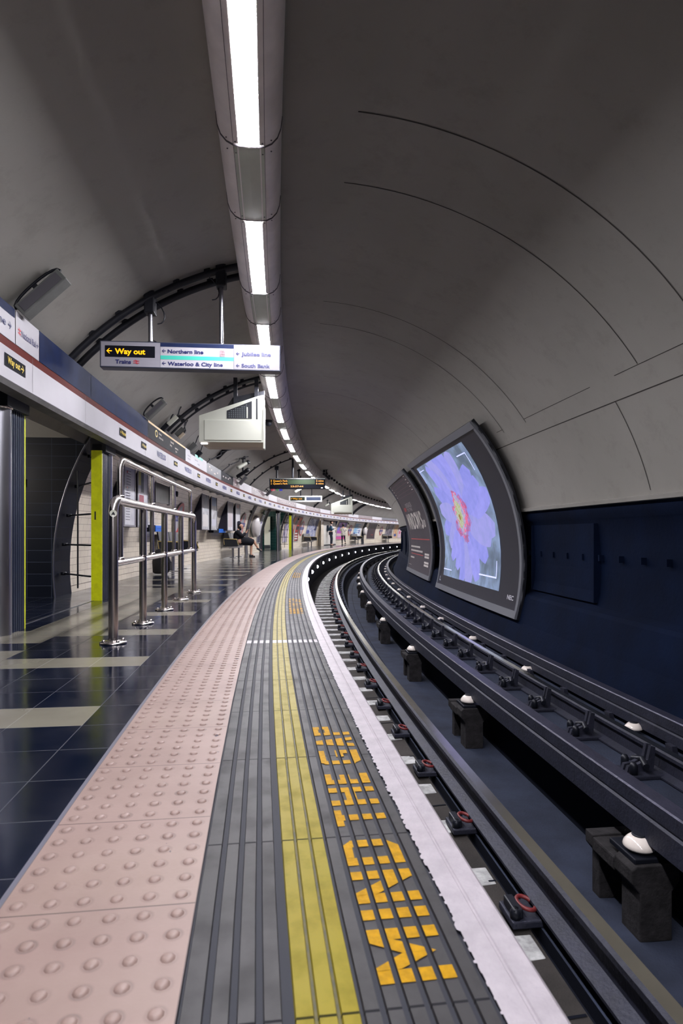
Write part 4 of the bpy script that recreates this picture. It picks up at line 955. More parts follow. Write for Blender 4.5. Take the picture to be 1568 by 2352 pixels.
# ================================================================== PANELS ON THE TRACK WALL
RP = 3.10
def pang(z): return math.degrees(math.asin((z - ZC) / RP))
def screen_frame(name, s0, s1, z0, z1, label, cat):
    A0, A1 = pang(z0), pang(z1); T = frame((s0 + s1) / 2, *circ(0, RP)); S = thing(name, label, cat, T)
    def surf(a0, a1, sa, sb, d, m, nm, lab=None):
        return MB().sweep([circ(a0 + (a1 - a0) * i / 26, RP - d) for i in range(27)], sa, sb, 0.6, smooth=True).build(nm, m, S, True, lab)
    surf(A0, A1, s0, s1, 0, mat('poster_black_board', (34, 34, 48), 0.45, noise=(3, 0.15)), 'backboard')
    fw = math.degrees(0.085 / RP); gm = mat('grey_frame', (112, 114, 122), 0.45)
    mb = MB()
    for a, b in ((A0, A0 + fw * 1.3), (A1 - fw * 1.3, A1)): mb.sweep([circ(a, RP + .0), circ(a, RP - .035), circ(b, RP - .035), circ(b, RP)], s0, s1, 0.6)
    mb.build('frame_rail', gm, S, True)
    for sa, sb in ((s0, s0 + .085), (s1 - .085, s1)):
        mb = MB(); n = 26
        for i in range(n):
            a, b = A0 + (A1 - A0) * i / n, A0 + (A1 - A0) * (i + 1) / n
            p = [P(q, *circ(t, r)) for t in (a, b) for q in (sa, sb) for r in (RP + .02, RP - .03)]
            mb.add(p, [(1, 3, 7, 5), (0, 1, 5, 4), (2, 6, 7, 3)])
        mb.build('frame_side', gm, S, True)
    mb = MB(); mb.sweep([circ(A0, RP), circ(A0, RP + .05)], s0, s1, 0.6); mb.sweep([circ(A1, RP), circ(A1, RP + .05)], s0, s1, .6)
    n = 20
    for q in (s0, s1):
        for i in range(n):
            a, b = A0 + (A1 - A0) * i / n, A0 + (A1 - A0) * (i + 1) / n; mb.add([P(q, *circ(a, RP)), P(q, *circ(b, RP)), P(q, *circ(b, RP + .05)), P(q, *circ(a, RP + .05))], [(0, 1, 2, 3)])
    mb.build('rear_box', black_m, S, True)
    return S
SA, SB, ZA, ZB = 8.62, 14.25, -0.42, 2.42
SC1 = screen_frame('projection_screen', SA, SB, ZA, ZB, 'large glowing advert screen showing a pale violet flower on the track wall', 'advert screen')
# picture field: local coords  x 0..1 from far edge to near edge, y 0..1 upwards
def pic(sn, sf, z0, z1, d=0.004):
    a0, a1 = pang(z0), pang(z1)
    return lambda x, y, dd=0.0: P(sf + (sn - sf) * x, *circ(a0 + (a1 - a0) * y, RP - d - dd))
pf = pic(9.62, 13.75, -.10, 2.27, .004)
def glow(name, col, k): return mat(name, col, 0.5, emit=k)
GL = 1.35
def grid(mb, fn, x0, x1, y0, y1, nx=12, ny=12, dd=0.0, m=0):
    vs = [fn(x0 + (x1 - x0) * i / nx, y0 + (y1 - y0) * j / ny, dd) for j in range(ny + 1) for i in range(nx + 1)]
    return mb.add(vs, [(j * (nx + 1) + i, j * (nx + 1) + i + 1, (j + 1) * (nx + 1) + i + 1, (j + 1) * (nx + 1) + i) for j in range(ny) for i in range(nx)], m)
def picmat():
    m = bpy.data.materials.new('flower_background'); m.use_nodes = True; t = NT(m)
    n1 = t.ramp(t.noise(1.6, 3), .35, .65); c = t.mix(n1, lin((92, 108, 132)), lin((150, 172, 214)))
    n2 = t.ramp(t.noise(4.5, 3), .55, .7); c = t.mix(t.math('MULTIPLY', n2, .5), c, lin((84, 104, 84)))
    t.b.inputs['Base Color'].default_value = (.02, .02, .02, 1); t.link(c, t.b.inputs['Emission Color']); t.b.inputs['Emission Strength'].default_value = .9; return m
grid(MB(), pf, 0, 1, 0, 1).build('picture', picmat(), SC1, True)
def petmat(i):
    m = bpy.data.materials.new('petal_glow'); m.use_nodes = True; t = NT(m)
    c = t.mix(t.ramp(t.noise(5, 4), .35, .7), lin([(158, 158, 246), (150, 152, 240), (164, 160, 236)][i]), lin([(140, 142, 230), (132, 138, 226), (146, 152, 222)][i]))
    t.b.inputs['Base Color'].default_value = (.02, .02, .02, 1); t.link(c, t.b.inputs['Emission Color']); t.b.inputs['Emission Strength'].default_value = .95; return m
pets = [petmat(i) for i in range(3)]
random.seed(11)
cx, cy = .50, .50
PET = [(100, .30, .12), (60, .30, .12), (140, .30, .12), (-60, .32, .12), (-120, .32, .12), (0, .34, .14), (180, .3, .13), (-168, .44, .12), (-150, .40, .13), (-118, .42, .12), (-100, .50, .11), (-84, .52, .12), (-66, .46, .12), (-42, .42, .13), (-12, .46, .15), (14, .50, .14), (40, .47, .13), (62, .50, .13), (78, .54, .12), (94, .56, .12), (109, .56, .13), (124, .50, .12), (148, .44, .12), (170, .42, .12), (-135, .43, .11), (28, .46, .12), (-24, .42, .12)]
for i, (ang, L, w) in enumerate(PET):
    a = math.radians(ang); n = 14; pts = []
    for k in range(n + 1):
        t = k / n; r = .03 + (L * 1.12 - .03) * t; ww = w * .72 * (math.sin(math.pi * min(t * .92 + .02, 1)) ** .55)
        pts.append((r, ww))
    def mp(r, o):
        x = cx + (r * math.cos(a) - o * math.sin(a)) * .92; y = cy + (r * math.sin(a) + o * math.cos(a)) * 1.0
        return pf(min(max(x, 0.003), .997), min(max(y, 0.003), .997), .0004 + .0004 * i)
    cols = 7; vs = [mp(r, w_ * (1 - 2 * c / (cols - 1))) for r, w_ in pts for c in range(cols)]
    fs = [(k * cols + c, k * cols + c + 1, (k + 1) * cols + c + 1, (k + 1) * cols + c) for k in range(n) for c in range(cols - 1)]
    MB().add(vs, fs).build('petal', pets[i % 3], SC1, True)
def blob(x, y, rx, ry, m, dd, nm, n=30, j=.15):
    f = [1 + random.uniform(-j, j) for _ in range(n)]; vs = [pf(x, y, dd)]; fs = []; Q = 6
    for q in range(1, Q + 1):
        for k in range(n): a = 2 * math.pi * k / n; vs.append(pf(x + rx * f[k] * q / Q * math.cos(a), y + ry * f[k] * q / Q * math.sin(a), dd))
    fs = [(0, k + 1, (k + 1) % n + 1) for k in range(n)] + [(1 + q * n + k, 1 + q * n + (k + 1) % n, 1 + (q + 1) * n + (k + 1) % n, 1 + (q + 1) * n + k) for q in range(Q - 1) for k in range(n)]
    MB().add(vs, fs).build(nm, m, SC1, True)
def speck(name, c1, c2, sc, lo, hi):
    m = bpy.data.materials.new(name); m.use_nodes = True; t = NT(m)
    t.b.inputs['Base Color'].default_value = (.02, .02, .02, 1); t.link(t.mix(t.ramp(t.noise(sc, 3), lo, hi), lin(c1), lin(c2)), t.b.inputs['Emission Color']); t.b.inputs['Emission Strength'].default_value = .85; return m
blob(.50, .50, .13, .20, speck('flower_rim_red', (160, 140, 220), (196, 92, 146), 9, .42, .56), .016, 'flower_rim', j=.25)
blob(.485, .52, .095, .155, speck('flower_pale', (196, 186, 224), (170, 160, 206), 14, .4, .6), .018, 'flower_ring', j=.15)
blob(.47, .53, .058, .115, speck('flower_heart', (178, 190, 120), (206, 206, 200), 22, .42, .6), .020, 'flower_heart', j=.15)
blob(.47, .50, .016, .024, speck('flower_core', (150, 130, 40), (170, 120, 60), 20, .4, .6), .022, 'flower_core')
blob(.52, .34, .035, .05, speck('flower_rim_low', (180, 96, 146), (160, 140, 220), 12, .42, .6), .0165, 'flower_rim', j=.3)
random.seed(5)
mb = MB()
for k in range(46):
    a = random.uniform(0, 6.28); r = random.uniform(.7, 1.15); x, y = .495 + .095 * r * math.cos(a), .515 + .155 * r * math.sin(a); w = random.uniform(.004, .012)
    mb.add([pf(x - w, y - w, .023), pf(x + w, y - w, .023), pf(x + w, y + w * 1.4, .023), pf(x - w, y + w * 1.4, .023)], [(0, 1, 2, 3)])
tag(mb.build('stamens', glow('stamen_red', (200, 96, 132), .8), SC1, True), kind='stuff')
mb = MB()
for x0, x1, y0, y1 in ((.02, .16, .955, .963), (.02, .028, .84, .963), (.84, .97, .925, .934), (.962, .970, .80, .934), (.01, .20, .055, .063), (.72, .965, .075, .085), (.957, .965, .075, .19)):
    grid(mb, pf, x0, x1, y0, y1, 6, 2, .016)
mb.build('corner_mark', glow('corner_pale', (190, 196, 244), .9), SC1, True)
def ptxt(S, fn, items, m, nm='lettering'):
    for t, x, y, h, w in items:
        mb = MB(); text(mb, t, lambda a, b: fn(a, b), x, y, h, w=w, bold=.03); mb.build(nm, m, S, True)
pfull = pic(SA, SB, ZA, ZB, .006)
pw = mat('pale_logo', (196, 196, 206), 0.5)
ptxt(SC1, lambda a, b: pfull(a, b), [('NEC', .90, .082, .022, .05), ('L', .03, .062, .032, .022)], pw, 'logo')
# second panel
SC2 = screen_frame('wall_poster', 15.35, 20.4, -.36, 2.42, 'dark framed advert poster with tall white letters beyond the glowing screen', 'poster')
p2 = pic(15.35, 20.4, -.36, 2.42, .006)
MB().sweep([circ(pang(-.25) + (pang(2.3) - pang(-.25)) * i / 26, RP - .003) for i in range(27)], 15.46, 20.3, .6, smooth=True).build('poster_sheet', mat('poster_plum_black', (58, 50, 62), 0.55, noise=(2, .15)), SC2, True)
pz = mat('poster_letters', (206, 200, 196), 0.5)
ptxt(SC2, lambda a, b: p2(a, b), [('WINDOWS', .13, .455, .155, .66), ('10', .80, .462, .065, .075)], pz)
ptxt(SC2, lambda a, b: p2(a, b), [('UPGRADE', .28, .675, .045, .30), ('TO THE', .30, .635, .03, .24)], mat('poster_grey_letters', (136, 132, 136), 0.5))
mr = mat('poster_red', (190, 60, 62), 0.5)
ptxt(SC2, lambda a, b: p2(a, b), [('NEW', .14, .645, .04, .13)], mr)
mb = MB()
for x0, x1, y, h in ((.13, .92, .345, .008), (.12, .68, .195, .006)): grid(mb, lambda a, b, d: p2(a, b), x0, x1, y, y + h, 6, 1)
mb.build('red_rule', mr, SC2, True)
mb = MB()
for x0, x1, y, h in ((.10, .56, .262, .018), (.10, .66, .222, .018), (.10, .30, .150, .016), (.03, .2, .075, .004)):
    n = int((x1 - x0) / .03)
    for i in range(n): grid(mb, lambda a, b, d: p2(a, b), x0 + (x1 - x0) * i / n, x0 + (x1 - x0) * (i + .8) / n, y, y + h, 1, 1)
for y in (.205, .18, .13, .105): grid(mb, lambda a, b, d: p2(a, b), .74, .89, y, y + .018, 2, 1)
mb.build('small_print', pz, SC2, True)
mb = MB()
for k in range(6):
    y = .96 - k * .034; grid(mb, lambda a, b, d: p2(a, b), .06, .94, y, y + .0022, 8, 1)
mb.build('thin_rule', mat('poster_thin_rule', (112, 74, 86), 0.5), SC2, True)
mb = MB()
for k in range(5):
    for x in (.07, .86): y = .955 - k * .034 - .01; grid(mb, lambda a, b, d: p2(a, b), x, x + .05, y, y + .008, 1, 1)
mb.build('tiny_caption', pz, SC2, True)
# ================================================================== PLATFORM WALL FURNITURE
def uw(z): return UC - math.sqrt(RT ** 2 - (z - ZC) ** 2)
A_Z0 = math.pi - math.asin((0 - ZC) / RT)
def wallfn(s0, z0, off=0.012):
    """x along the wall, y up the curved wall from height z0"""
    a0 = math.pi - math.asin((z0 - ZC) / RT)
    def f(x, y, d=0.0):
        a = a0 - y / RT; r = RT - off - d; return P(s0 + x, UC + r * math.cos(a), ZC + r * math.sin(a))
    return f
def patch(mb, fn, x0, x1, y0, y1, d=0.0, m=0, nx=1, ny=8):
    vs = [fn(x0 + (x1 - x0) * i / nx, y0 + (y1 - y0) * j / ny, d) for j in range(ny + 1) for i in range(nx + 1)]
    return mb.add(vs, [(j * (nx + 1) + i, j * (nx + 1) + i + 1, (j + 1) * (nx + 1) + i + 1, (j + 1) * (nx + 1) + i) for j in range(ny) for i in range(nx)], m)
def artmat(name, c1, c2, sc):
    if name in MATS: return MATS[name]
    m = bpy.data.materials.new(name); m.use_nodes = True; t = NT(m)
    t.link(t.mix(t.ramp(t.noise(sc, 3), .42, .6), lin(c1), lin(c2)), t.b.inputs['Base Color']); t.b.inputs['Roughness'].default_value = .4; MATS[name] = m; return m
def wposter(s0, s1, z0, label, c1, c2, blocks, h=1.5, sc=2.5, frame_c=(176, 172, 172)):
    f = wallfn(s0, z0, .02); W = s1 - s0; T = frame((s0 + s1) / 2, uw(z0) + .02, z0); S = thing('wall_advert', label, 'advert poster', T)
    mb = MB(); patch(mb, f, 0, W, 0, h, .0); SH = mb.build('poster_sheet', artmat('art_' + label[:24].replace(' ', '_'), c1, c2, sc), S, True)
    mb = MB()
    for x0, x1, y0, y1 in ((-.04, 0, -.04, h + .04), (W, W + .04, -.04, h + .04), (0, W, -.04, 0), (0, W, h, h + .04)): patch(mb, f, x0, x1, y0, y1, .015)
    for x in (-.04, W + .04): 
        for j in range(8):
            y0, y1 = -.04 + (h + .08) * j / 8, -.04 + (h + .08) * (j + 1) / 8; mb.add([f(x, y0, .015), f(x, y1, .015), f(x, y1, -.018), f(x, y0, -.018)], [(0, 1, 2, 3)])
    mb.build('frame', mat('poster_frame_%d' % frame_c[0], frame_c, .4), S, True)
    for i, (x0, x1, y0, y1, c) in enumerate(blocks):
        mb = MB(); patch(mb, f, x0 * W, x1 * W, y0 * h, y1 * h, .003 + .001 * i); mb.build('printed_field', mat('ink_%d_%d_%d' % c, c, .45), SH, True)
    return S
# flat advert cases standing off the curved wall
def case(s0, s1, label, c1, c2, blocks):
    T = frame(s0, -2.93, .93); S = thing('advert_case', label, 'advert case', T); L = s1 - s0
    side = [(0, 0), (0, 1.04)] + [(uw(.93 + z) + .01 + 2.93, z) for z in (1.02, .8, .6, .4, .2, .0)]
    side = [(min(x, -.02) if z < 1 else -.03, z) for x, z in side[:]]; side[0] = (0, 0); side[1] = (0, 1.04)
    MB().prism(side, 0, L).build('wedge_body', mat('case_grey', (44, 42, 52), .6, spec=.2, noise=(3, .1)), S)
    MB().box(.0, .014, 0.0, .035, 0, 1.04).box(.0, .014, L - .035, L, 0, 1.04).box(0, .014, .035, L - .035, 0, .03).box(0, .014, .035, L - .035, 1.0, 1.04).build('face_frame', mat('case_rim', (150, 148, 156), .35), S)
    SH = MB().box(.0, .006, .035, L - .035, .03, 1.0).build('poster_sheet', artmat('case_' + label[:20].replace(' ', '_'), c1, c2, 4), S)
    for i, (x0, x1, y0, y1, c) in enumerate(blocks):
        w = L - .07; d = .0075 + .001 * i; MB().add([(d, .035 + x0 * w, .03 + y0 * .97), (d, .035 + x1 * w, .03 + y0 * .97), (d, .035 + x1 * w, .03 + y1 * .97), (d, .035 + x0 * w, .03 + y1 * .97)], [(0, 1, 2, 3)]).build('printed_field', mat('ink_%d_%d_%d' % c, c, .45), SH)
case(10.0, 10.68, 'wedge backed case with white timetable sheet behind the barrier', (226, 226, 230), (206, 206, 214), [(.1, .5, y, y + .012, (120, 120, 130)) for y in [.08 + .045 * k for k in range(19)]] + [(.1, .2, .86, .89, (190, 60, 60)), (.1, .2, .6, .63, (190, 60, 60))])
case(10.8, 11.48, 'wedge backed case with blue and yellow picture behind the barrier', (196, 210, 232), (176, 190, 216), [(0, .45, .72, 1, (206, 200, 130)), (.3, .6, .6, 1, (96, 104, 116)), (.1, .6, .38, .55, (170, 84, 100)), (.1, .8, .04, .3, (226, 220, 222)), (0, .9, .30, .40, (120, 112, 136))])
case(16.55, 17.5, 'wedge backed map case, left one past the barrier', (206, 206, 210), (168, 166, 170), [(.1, .9, .06, .4, (216, 212, 210)), (.3, .8, .5, .9, (190, 196, 200))])
case(17.75, 18.6, 'wedge backed map case, right one past the barrier', (190, 198, 216), (150, 160, 186), [(.1, .9, .7, .95, (176, 196, 224)), (.1, .8, .1, .3, (206, 206, 220))])
case(20.2, 21.15, 'wedge backed case with dense map left of the seated woman', (196, 180, 190), (160, 148, 160), [(.1, .9, .1, .9, (206, 196, 200))])
case(21.55, 22.4, 'wedge backed case with pink poster behind the seated woman', (226, 164, 176), (214, 146, 160), [(.2, .8, .8, .92, (236, 206, 206))])
# dark panel behind the barrier hoop
t = thing('dark_wall_panel', 'dark mottled panel framed in steel on the wall behind the barrier hoop', 'wall panel', frame(12.18, -2.96, 1.44))
MB().box(-.05, .0, 0, 1.15, 0, .52).build('panel', mat('mottled_dark', (62, 56, 60), .3, noise=(5, .5)), t); MB().box(-.05, .012, -.03, 0, -.02, .54).box(-.05, .012, 1.15, 1.18, -.02, .54).build('edge_strip', steel_b, t)
MB().box(-.20, -.05, .1, 1.05, .1, .45).build('wall_mount', black_m, t)
for s, L, lab in ((12.1, 1.12, 'long dark and bright blue wall box behind the barrier'), (18.75, 1.9, 'long dark and bright blue wall box under the map cases')):
    t = thing('help_point_box', lab, 'wall box', frame(s, -3.06, .86)); MB().box(-.16, .0, 0, L * .42, 0, .13, ch=.01).build('dark_half', navy_panel if False else black_panel, t)
    MB().box(-.16, .01, L * .42, L, .0, .125, ch=.01).build('blue_half', mat('bright_blue', (20, 104, 210), .35, emit=.15), t)
    MB().box(.0, .012, L * .5, L * .95, .058, .066).build('blue_rib', mat('deep_blue', (14, 70, 160), .4), t)
def roundel(s, label, r=.47):
    f = wallfn(s, 1.19, .025); S = thing('station_roundel', label, 'roundel', frame(s, uw(1.19) + .03, 1.19))
    mb = MB(); n = 36; vs = [f(r * 1.02 * math.cos(2 * math.pi * k / n), r * 1.02 * math.sin(2 * math.pi * k / n)) for k in range(n)]; mb.add([f(0, 0)] + vs, [(0, k + 1, (k + 1) % n + 1) for k in range(n)]); mb.build('white_disc', vinyl_white, S, True)
    mb = MB(); ringmesh(mb, lambda a, b: f(a, b, .004), 0, 0, r * .70, r, n=36); mb.build('red_ring', mat('roundel_red', (190, 44, 50), .35), S, True)
    mb = MB(); patch(mb, f, -r * 1.22, r * 1.22, -r * .17, r * .17, .008, ny=3); mb.build('blue_bar', mat('roundel_blue', (34, 44, 128), .35), S, True)
    mb = MB(); text(mb, 'WATERLOO', lambda a, b: f(a, b, .011), 0, -r * .07, r * .15, w=r * 1.7, align='c'); mb.build('station_name', vinyl_white, S, True)
roundel(15.0, 'red and blue station roundel seen through the barrier', .40); roundel(23.9, 'red and blue station roundel right above the seated woman'); roundel(38.1, 'station roundel between the red adverts and the blue poster'); roundel(53.2, 'station roundel behind the woman in the pale coat'); roundel(64.0, 'farthest station roundel near the right end of the tiled wall')
wposter(27.4, 28.0, .45, 'tall white notice with purple emblem beside the green opening', (226, 226, 232), (216, 214, 226), [(.35, .65, .58, .70, (84, 60, 140)), (0, 1, .0, .22, (52, 52, 84)), (.1, .8, .82, .84, (150, 150, 170)), (.1, .8, .78, .80, (150, 150, 170))], h=1.48)
wposter(33.4, 34.4, .40, 'narrow purple and white advert seen inside the barred gap', (206, 196, 210), (96, 84, 130), [(.2, .8, .7, .9, (220, 214, 220))], h=1.46)
wposter(35.2, 36.1, .42, 'left red and orange advert beyond the yellow column', (214, 84, 62), (160, 160, 150), [(.1, .6, .75, .95, (226, 130, 70)), (0, .5, .45, .7, (176, 182, 166)), (.1, .9, .1, .3, (206, 70, 70))])
wposter(36.4, 37.4, .42, 'right red and black advert beyond the yellow column', (206, 60, 46), (60, 40, 44), [(.1, .9, .06, .12, (226, 216, 212)), (.1, .9, .16, .22, (226, 216, 212)), (.1, .8, .27, .33, (216, 206, 202)), (.2, .8, .45, .6, (34, 32, 42)), (.3, .9, .85, .95, (226, 120, 60))])
wposter(39.6, 42.4, .42, 'wide blue and brown collage poster left of the pale cupboards', (96, 112, 170), (206, 206, 216), [(0, .5, .68, 1, (196, 204, 216)), (.5, 1, .45, 1, (70, 74, 110)), (.55, .85, .55, .8, (196, 140, 80)), (.0, .45, .15, .45, (64, 78, 150)), (.5, .95, .02, .12, (200, 206, 222)), (.02, .4, .03, .1, (150, 160, 206))], sc=5)
wposter(48.9, 51.6, .42, 'purple and pink poster between the two standing people', (196, 84, 190), (110, 110, 214), [(0, 1, .0, .14, (222, 84, 160)), (0, 1, .18, .32, (226, 200, 200)), (.0, .3, .5, .75, (126, 140, 226)), (0, 1, .93, 1, (64, 50, 96))])
wposter(54.4, 57.0, .42, 'pale blue poster with white border right of the pale coat', (236, 236, 242), (226, 230, 240), [(.05, .85, .30, .93, (150, 196, 230)), (.15, .6, .62, .93, (84, 160, 196)), (.05, .55, .30, .38, (44, 64, 140)), (.55, .8, .33, .55, (56, 76, 160)), (.1, .9, .06, .10, (186, 190, 206))], frame_c=(226, 222, 222))
wposter(59.2, 61.9, .42, 'black and red poster with glowing face near the far end', (70, 44, 54), (44, 34, 46), [(.3, .75, .45, .95, (206, 60, 46)), (.4, .65, .55, .8, (232, 110, 60)), (.4, .8, .1, .16, (216, 206, 206)), (.35, .8, .22, .26, (190, 60, 50))])
wposter(65.6, 68.0, .45, 'dark photograph poster near the right end of the wall', (54, 54, 72), (150, 140, 150), [(.2, .4, .2, .8, (206, 200, 206)), (.6, .8, .5, .8, (90, 90, 120))])
wposter(68.5, 69.9, .45, 'orange and white poster near the right end of the wall', (226, 196, 170), (206, 150, 90), [(.2, .8, .1, .3, (70, 90, 150))]); wposter(70.2, 71.4, .45, 'last pale pink poster at the right end of the wall', (226, 190, 206), (206, 196, 206), [(.3, .7, .3, .5, (206, 90, 120))])
# pilaster with drum and emergency sign
mb = MB().sweep([(u + .03, z) for u, z in zarc(0, 2.0)], 25.0, 25.5, .25); struct('trim_8', mb, mat('slate_pilaster', (74, 72, 82), .5), 'slate coloured pilaster on the tiled wall')
def drum(s, z, label, r=.42):
    f = frame(s, uw(z) + .04, z); S = thing('wall_drum', label, 'wall drum', f)
    MB().lathe([(r, -.02), (r, .16), (r * .94, .20), (r * .5, .225), (.05, .23)], 30, T=Matrix.Rotation(math.radians(90), 4, 'Y')).build('housing', mat('pale_drum', (206, 200, 200), .35), S)
    MB().lathe([(r * 1.02, -.03), (r * 1.02, .02)], 30, T=Matrix.Rotation(math.radians(90), 4, 'Y')).build('rear_rim', grey_m, S)
drum(26.2, 1.15, 'round cream drum on the wall behind the seated woman', .46); drum(58.0, 1.15, 'round white drum on the dark pilaster right of the pale blue poster', .40)
t = thing('exit_sign', 'small green emergency sign above the cream drum', 'sign', frame(27.0, -2.86, 1.66)); MB().box(-.03, .0, 0, .28, 0, .2).build('plate', mat('emergency_green', (20, 106, 70), .4), t)
MB().add([(.003, .06, .05), (.003, .2, .05), (.003, .2, .15), (.003, .06, .15)], [(0, 1, 2, 3)]).build('pictogram', vinyl_white, t); MB().box(-.18, -.03, .1, .16, .06, .12).build('bracket', grey_m, t)
t = thing('open_door_leaf', 'pale door leaf standing in the dark green opening', 'door', frame(32.36, -3.86)); MB().box(-.16, .16, -.05, 0, .02, 1.75, ch=.008).build('leaf', mat('pale_leaf', (214, 218, 206), .5), t); MB().box(.09, .14, -.09, -.05, .95, 1.05).build('handle', steel_b, t); MB().box(-.16, .16, -.056, -.05, .05, .25).build('kick_plate', steel_b, t)
# cupboards let into the wall
def cupboards():
    s0, s1, u1, h = 43.75, 48.2, -3.02, 1.87
    S = thing('wall_cupboard', 'pale full height cupboards behind the man in the blue jacket', 'cupboard', frame(s0, u1))
    L = s1 - s0; g = mat('pale_cupboard', (216, 208, 196), .4)
    MB().box(-.42, 0, 0, L, 0.02, h).build('carcass', g, S)
    for k in range(3):
        a = .04 + k * (L - .08) / 3; b = a + (L - .08) / 3 - .03; d = MB().box(.0, .025, a, b, .08, h - .12, ch=.006).build('door', mat('cupboard_door_pale', (226, 222, 214), .4), S)
        MB().box(.025, .05, b - .12, b - .07, .95, 1.15).build('handle', black_m, d)
    MB().box(-.1, .03, 0, L, h - .10, h - .02).build('header', mat('cupboard_header', (120, 112, 112), .5), S)
    MB().box(-.1, .02, 0, L, 0, .07).build('plinth', black_m, S)
cupboards()
mb = MB(); mb.add([P(43.7, -3.02, 0), P(43.7, -3.34, 0), P(43.7, -3.2, 1.1), P(43.7, -2.95, 1.9)], [(0, 1, 2, 3)], 0, None, [(0, 0), (.4, 0), (.4, 1.1), (0, 1.9)])
mb.sweep([(-2.95, 0.0), (-2.955, 1.90)], 42.9, 43.72, .4); struct('wall_left_return', mb, wall_tile, 'tiled return beside the cupboards').name = 'wall_left_1'
mb = MB().sweep([(u, z) for u, z in zarc(1.85, 2.3)], 43.5, 48.4, .5); struct('wall_over', mb, wall_tile, 'tiled wall above the cupboards').name = 'wall_left_2'
# benches
def bench(s, L, label, n=4):
    S = thing('bench', label, 'bench', frame(s, -2.93)); sm = mat('bench_grey', (52, 52, 60), .35, metal=.4, noise=(20, .3)); w = L / n
    for k in range(n):
        a = k * w + .02; b = (k + 1) * w - .02
        MB().prism([(-.20, .43), (.22, .45), (.25, .43), (.24, .41), (-.20, .39)], a, b).build('seat', sm, S, bevel=.008)
        MB().prism([(-.22, .50), (-.19, .50), (-.25, .86), (-.285, .86)], a, b).build('backrest', sm, S, bevel=.008)
    MB().box(-.08, .0, .05, L - .05, .33, .39).build('beam', steel_b, S)
    for y in (.25 * L, .75 * L): MB().tube([(-.04, y, 0), (-.04, y, .34)], .035, 10).build('leg', steel_b, S); MB().box(-.14, .08, y - .07, y + .07, 0, .012).build('foot_plate', steel_b, S)
    for y in (0, L): MB().prism([(-.26, .40), (.22, .40), (.24, .63), (-.24, .66)], y - .008, y + .008).build('end_panel', black_m, S)
    for y in (0, L): MB().tube([(-.22, y, .46), (-.24, y, .66), (.20, y, .64), (.25, y, .46)], .014, 8).build('armrest', mat('worn_arm_edge', (190, 166, 100), .4), S)
bench(13.2, 1.9, 'dark bench seen through the barrier beneath the nearest roundel'); bench(20.8, 2.2, 'dark bench with pale arm edges carrying the seated woman')
bench(38.6, 2.0, 'dark bench beyond the yellow column'); bench(53.6, 2.2, 'bench right of the woman in the pale coat'); bench(64.6, 1.9, 'farthest bench near the right end of the tiled wall')
t = thing('rucksack', 'black rucksack standing on the floor behind the barrier', 'bag', frame(12.55, -2.95)); 
MB().lathe([(.12, .02), (.16, .05), (.17, .25), (.15, .42), (.09, .5), (.03, .52)], 14).build('bag_body', mat('black_fabric', (20, 18, 22), .9), t); MB().tube([(.1, -.05, .08), (.2, -.05, .25), (.12, -.05, .44)], .015, 6).build('strap', black_m, t); MB().box(.14, .20, -.08, .08, .08, .26, ch=.02).build('front_pocket', mat('black_fabric', (20, 18, 22), .9), t)
mb = MB()
for q in (14.0, 24.8, 36.3, 52, 62.5): 
    t = thing('wall_sensor', 'small dark fitting high on the tiled wall under the frieze', 'wall fitting', frame(q, uw(1.72) + .03, 1.72), 'small dark fittings high on the tiled wall'); MB().box(-.05, .04, -.05, .05, -.04, .05, ch=.01).build('fitting_body', black_m, t); MB().lathe([(.02, 0), (.02, .03)], 8, T=Matrix.Translation((.02, 0, -.07))).build('fitting_stub', black_m, t)

# ================================================================== PEOPLE
def skin(name, nodes, edges, m, parent, sub=1, root=None):
    names = list(nodes); idx = {k: i for i, k in enumerate(names)}
    me = bpy.data.meshes.new('s'); me.from_pydata([nodes[k][0] for k in names], [(idx[a], idx[b]) for a, b in edges], []); o = bpy.data.objects.new('s', me); COL.objects.link(o)
    md = o.modifiers.new('k', 'SKIN'); sb = o.modifiers.new('u', 'SUBSURF'); sb.levels = sub; sb.render_levels = sub
    if not me.skin_vertices:
        bm = bmesh.new(); bm.from_mesh(me); bm.verts.layers.skin.verify(); bm.to_mesh(me); bm.free()
    for i, k in enumerate(names):
        r = nodes[k][1]; r = r if isinstance(r, tuple) else (r, r); me.skin_vertices[0].data[i].radius = r; me.skin_vertices[0].data[i].use_root = (k == (root or names[0]))
    dg = bpy.context.evaluated_depsgraph_get(); dg.update(); nm = bpy.data.meshes.new_from_object(o.evaluated_get(dg)); nm.name = name
    bpy.data.objects.remove(o); nm.materials.clear(); nm.materials.append(m)
    for p in nm.polygons: p.use_smooth = True
    r = bpy.data.objects.new(name, nm); COL.objects.link(r); r.parent = parent; return r
def lerp(a, b, t): return tuple(a[i] + (b[i] - a[i]) * t for i in range(3))
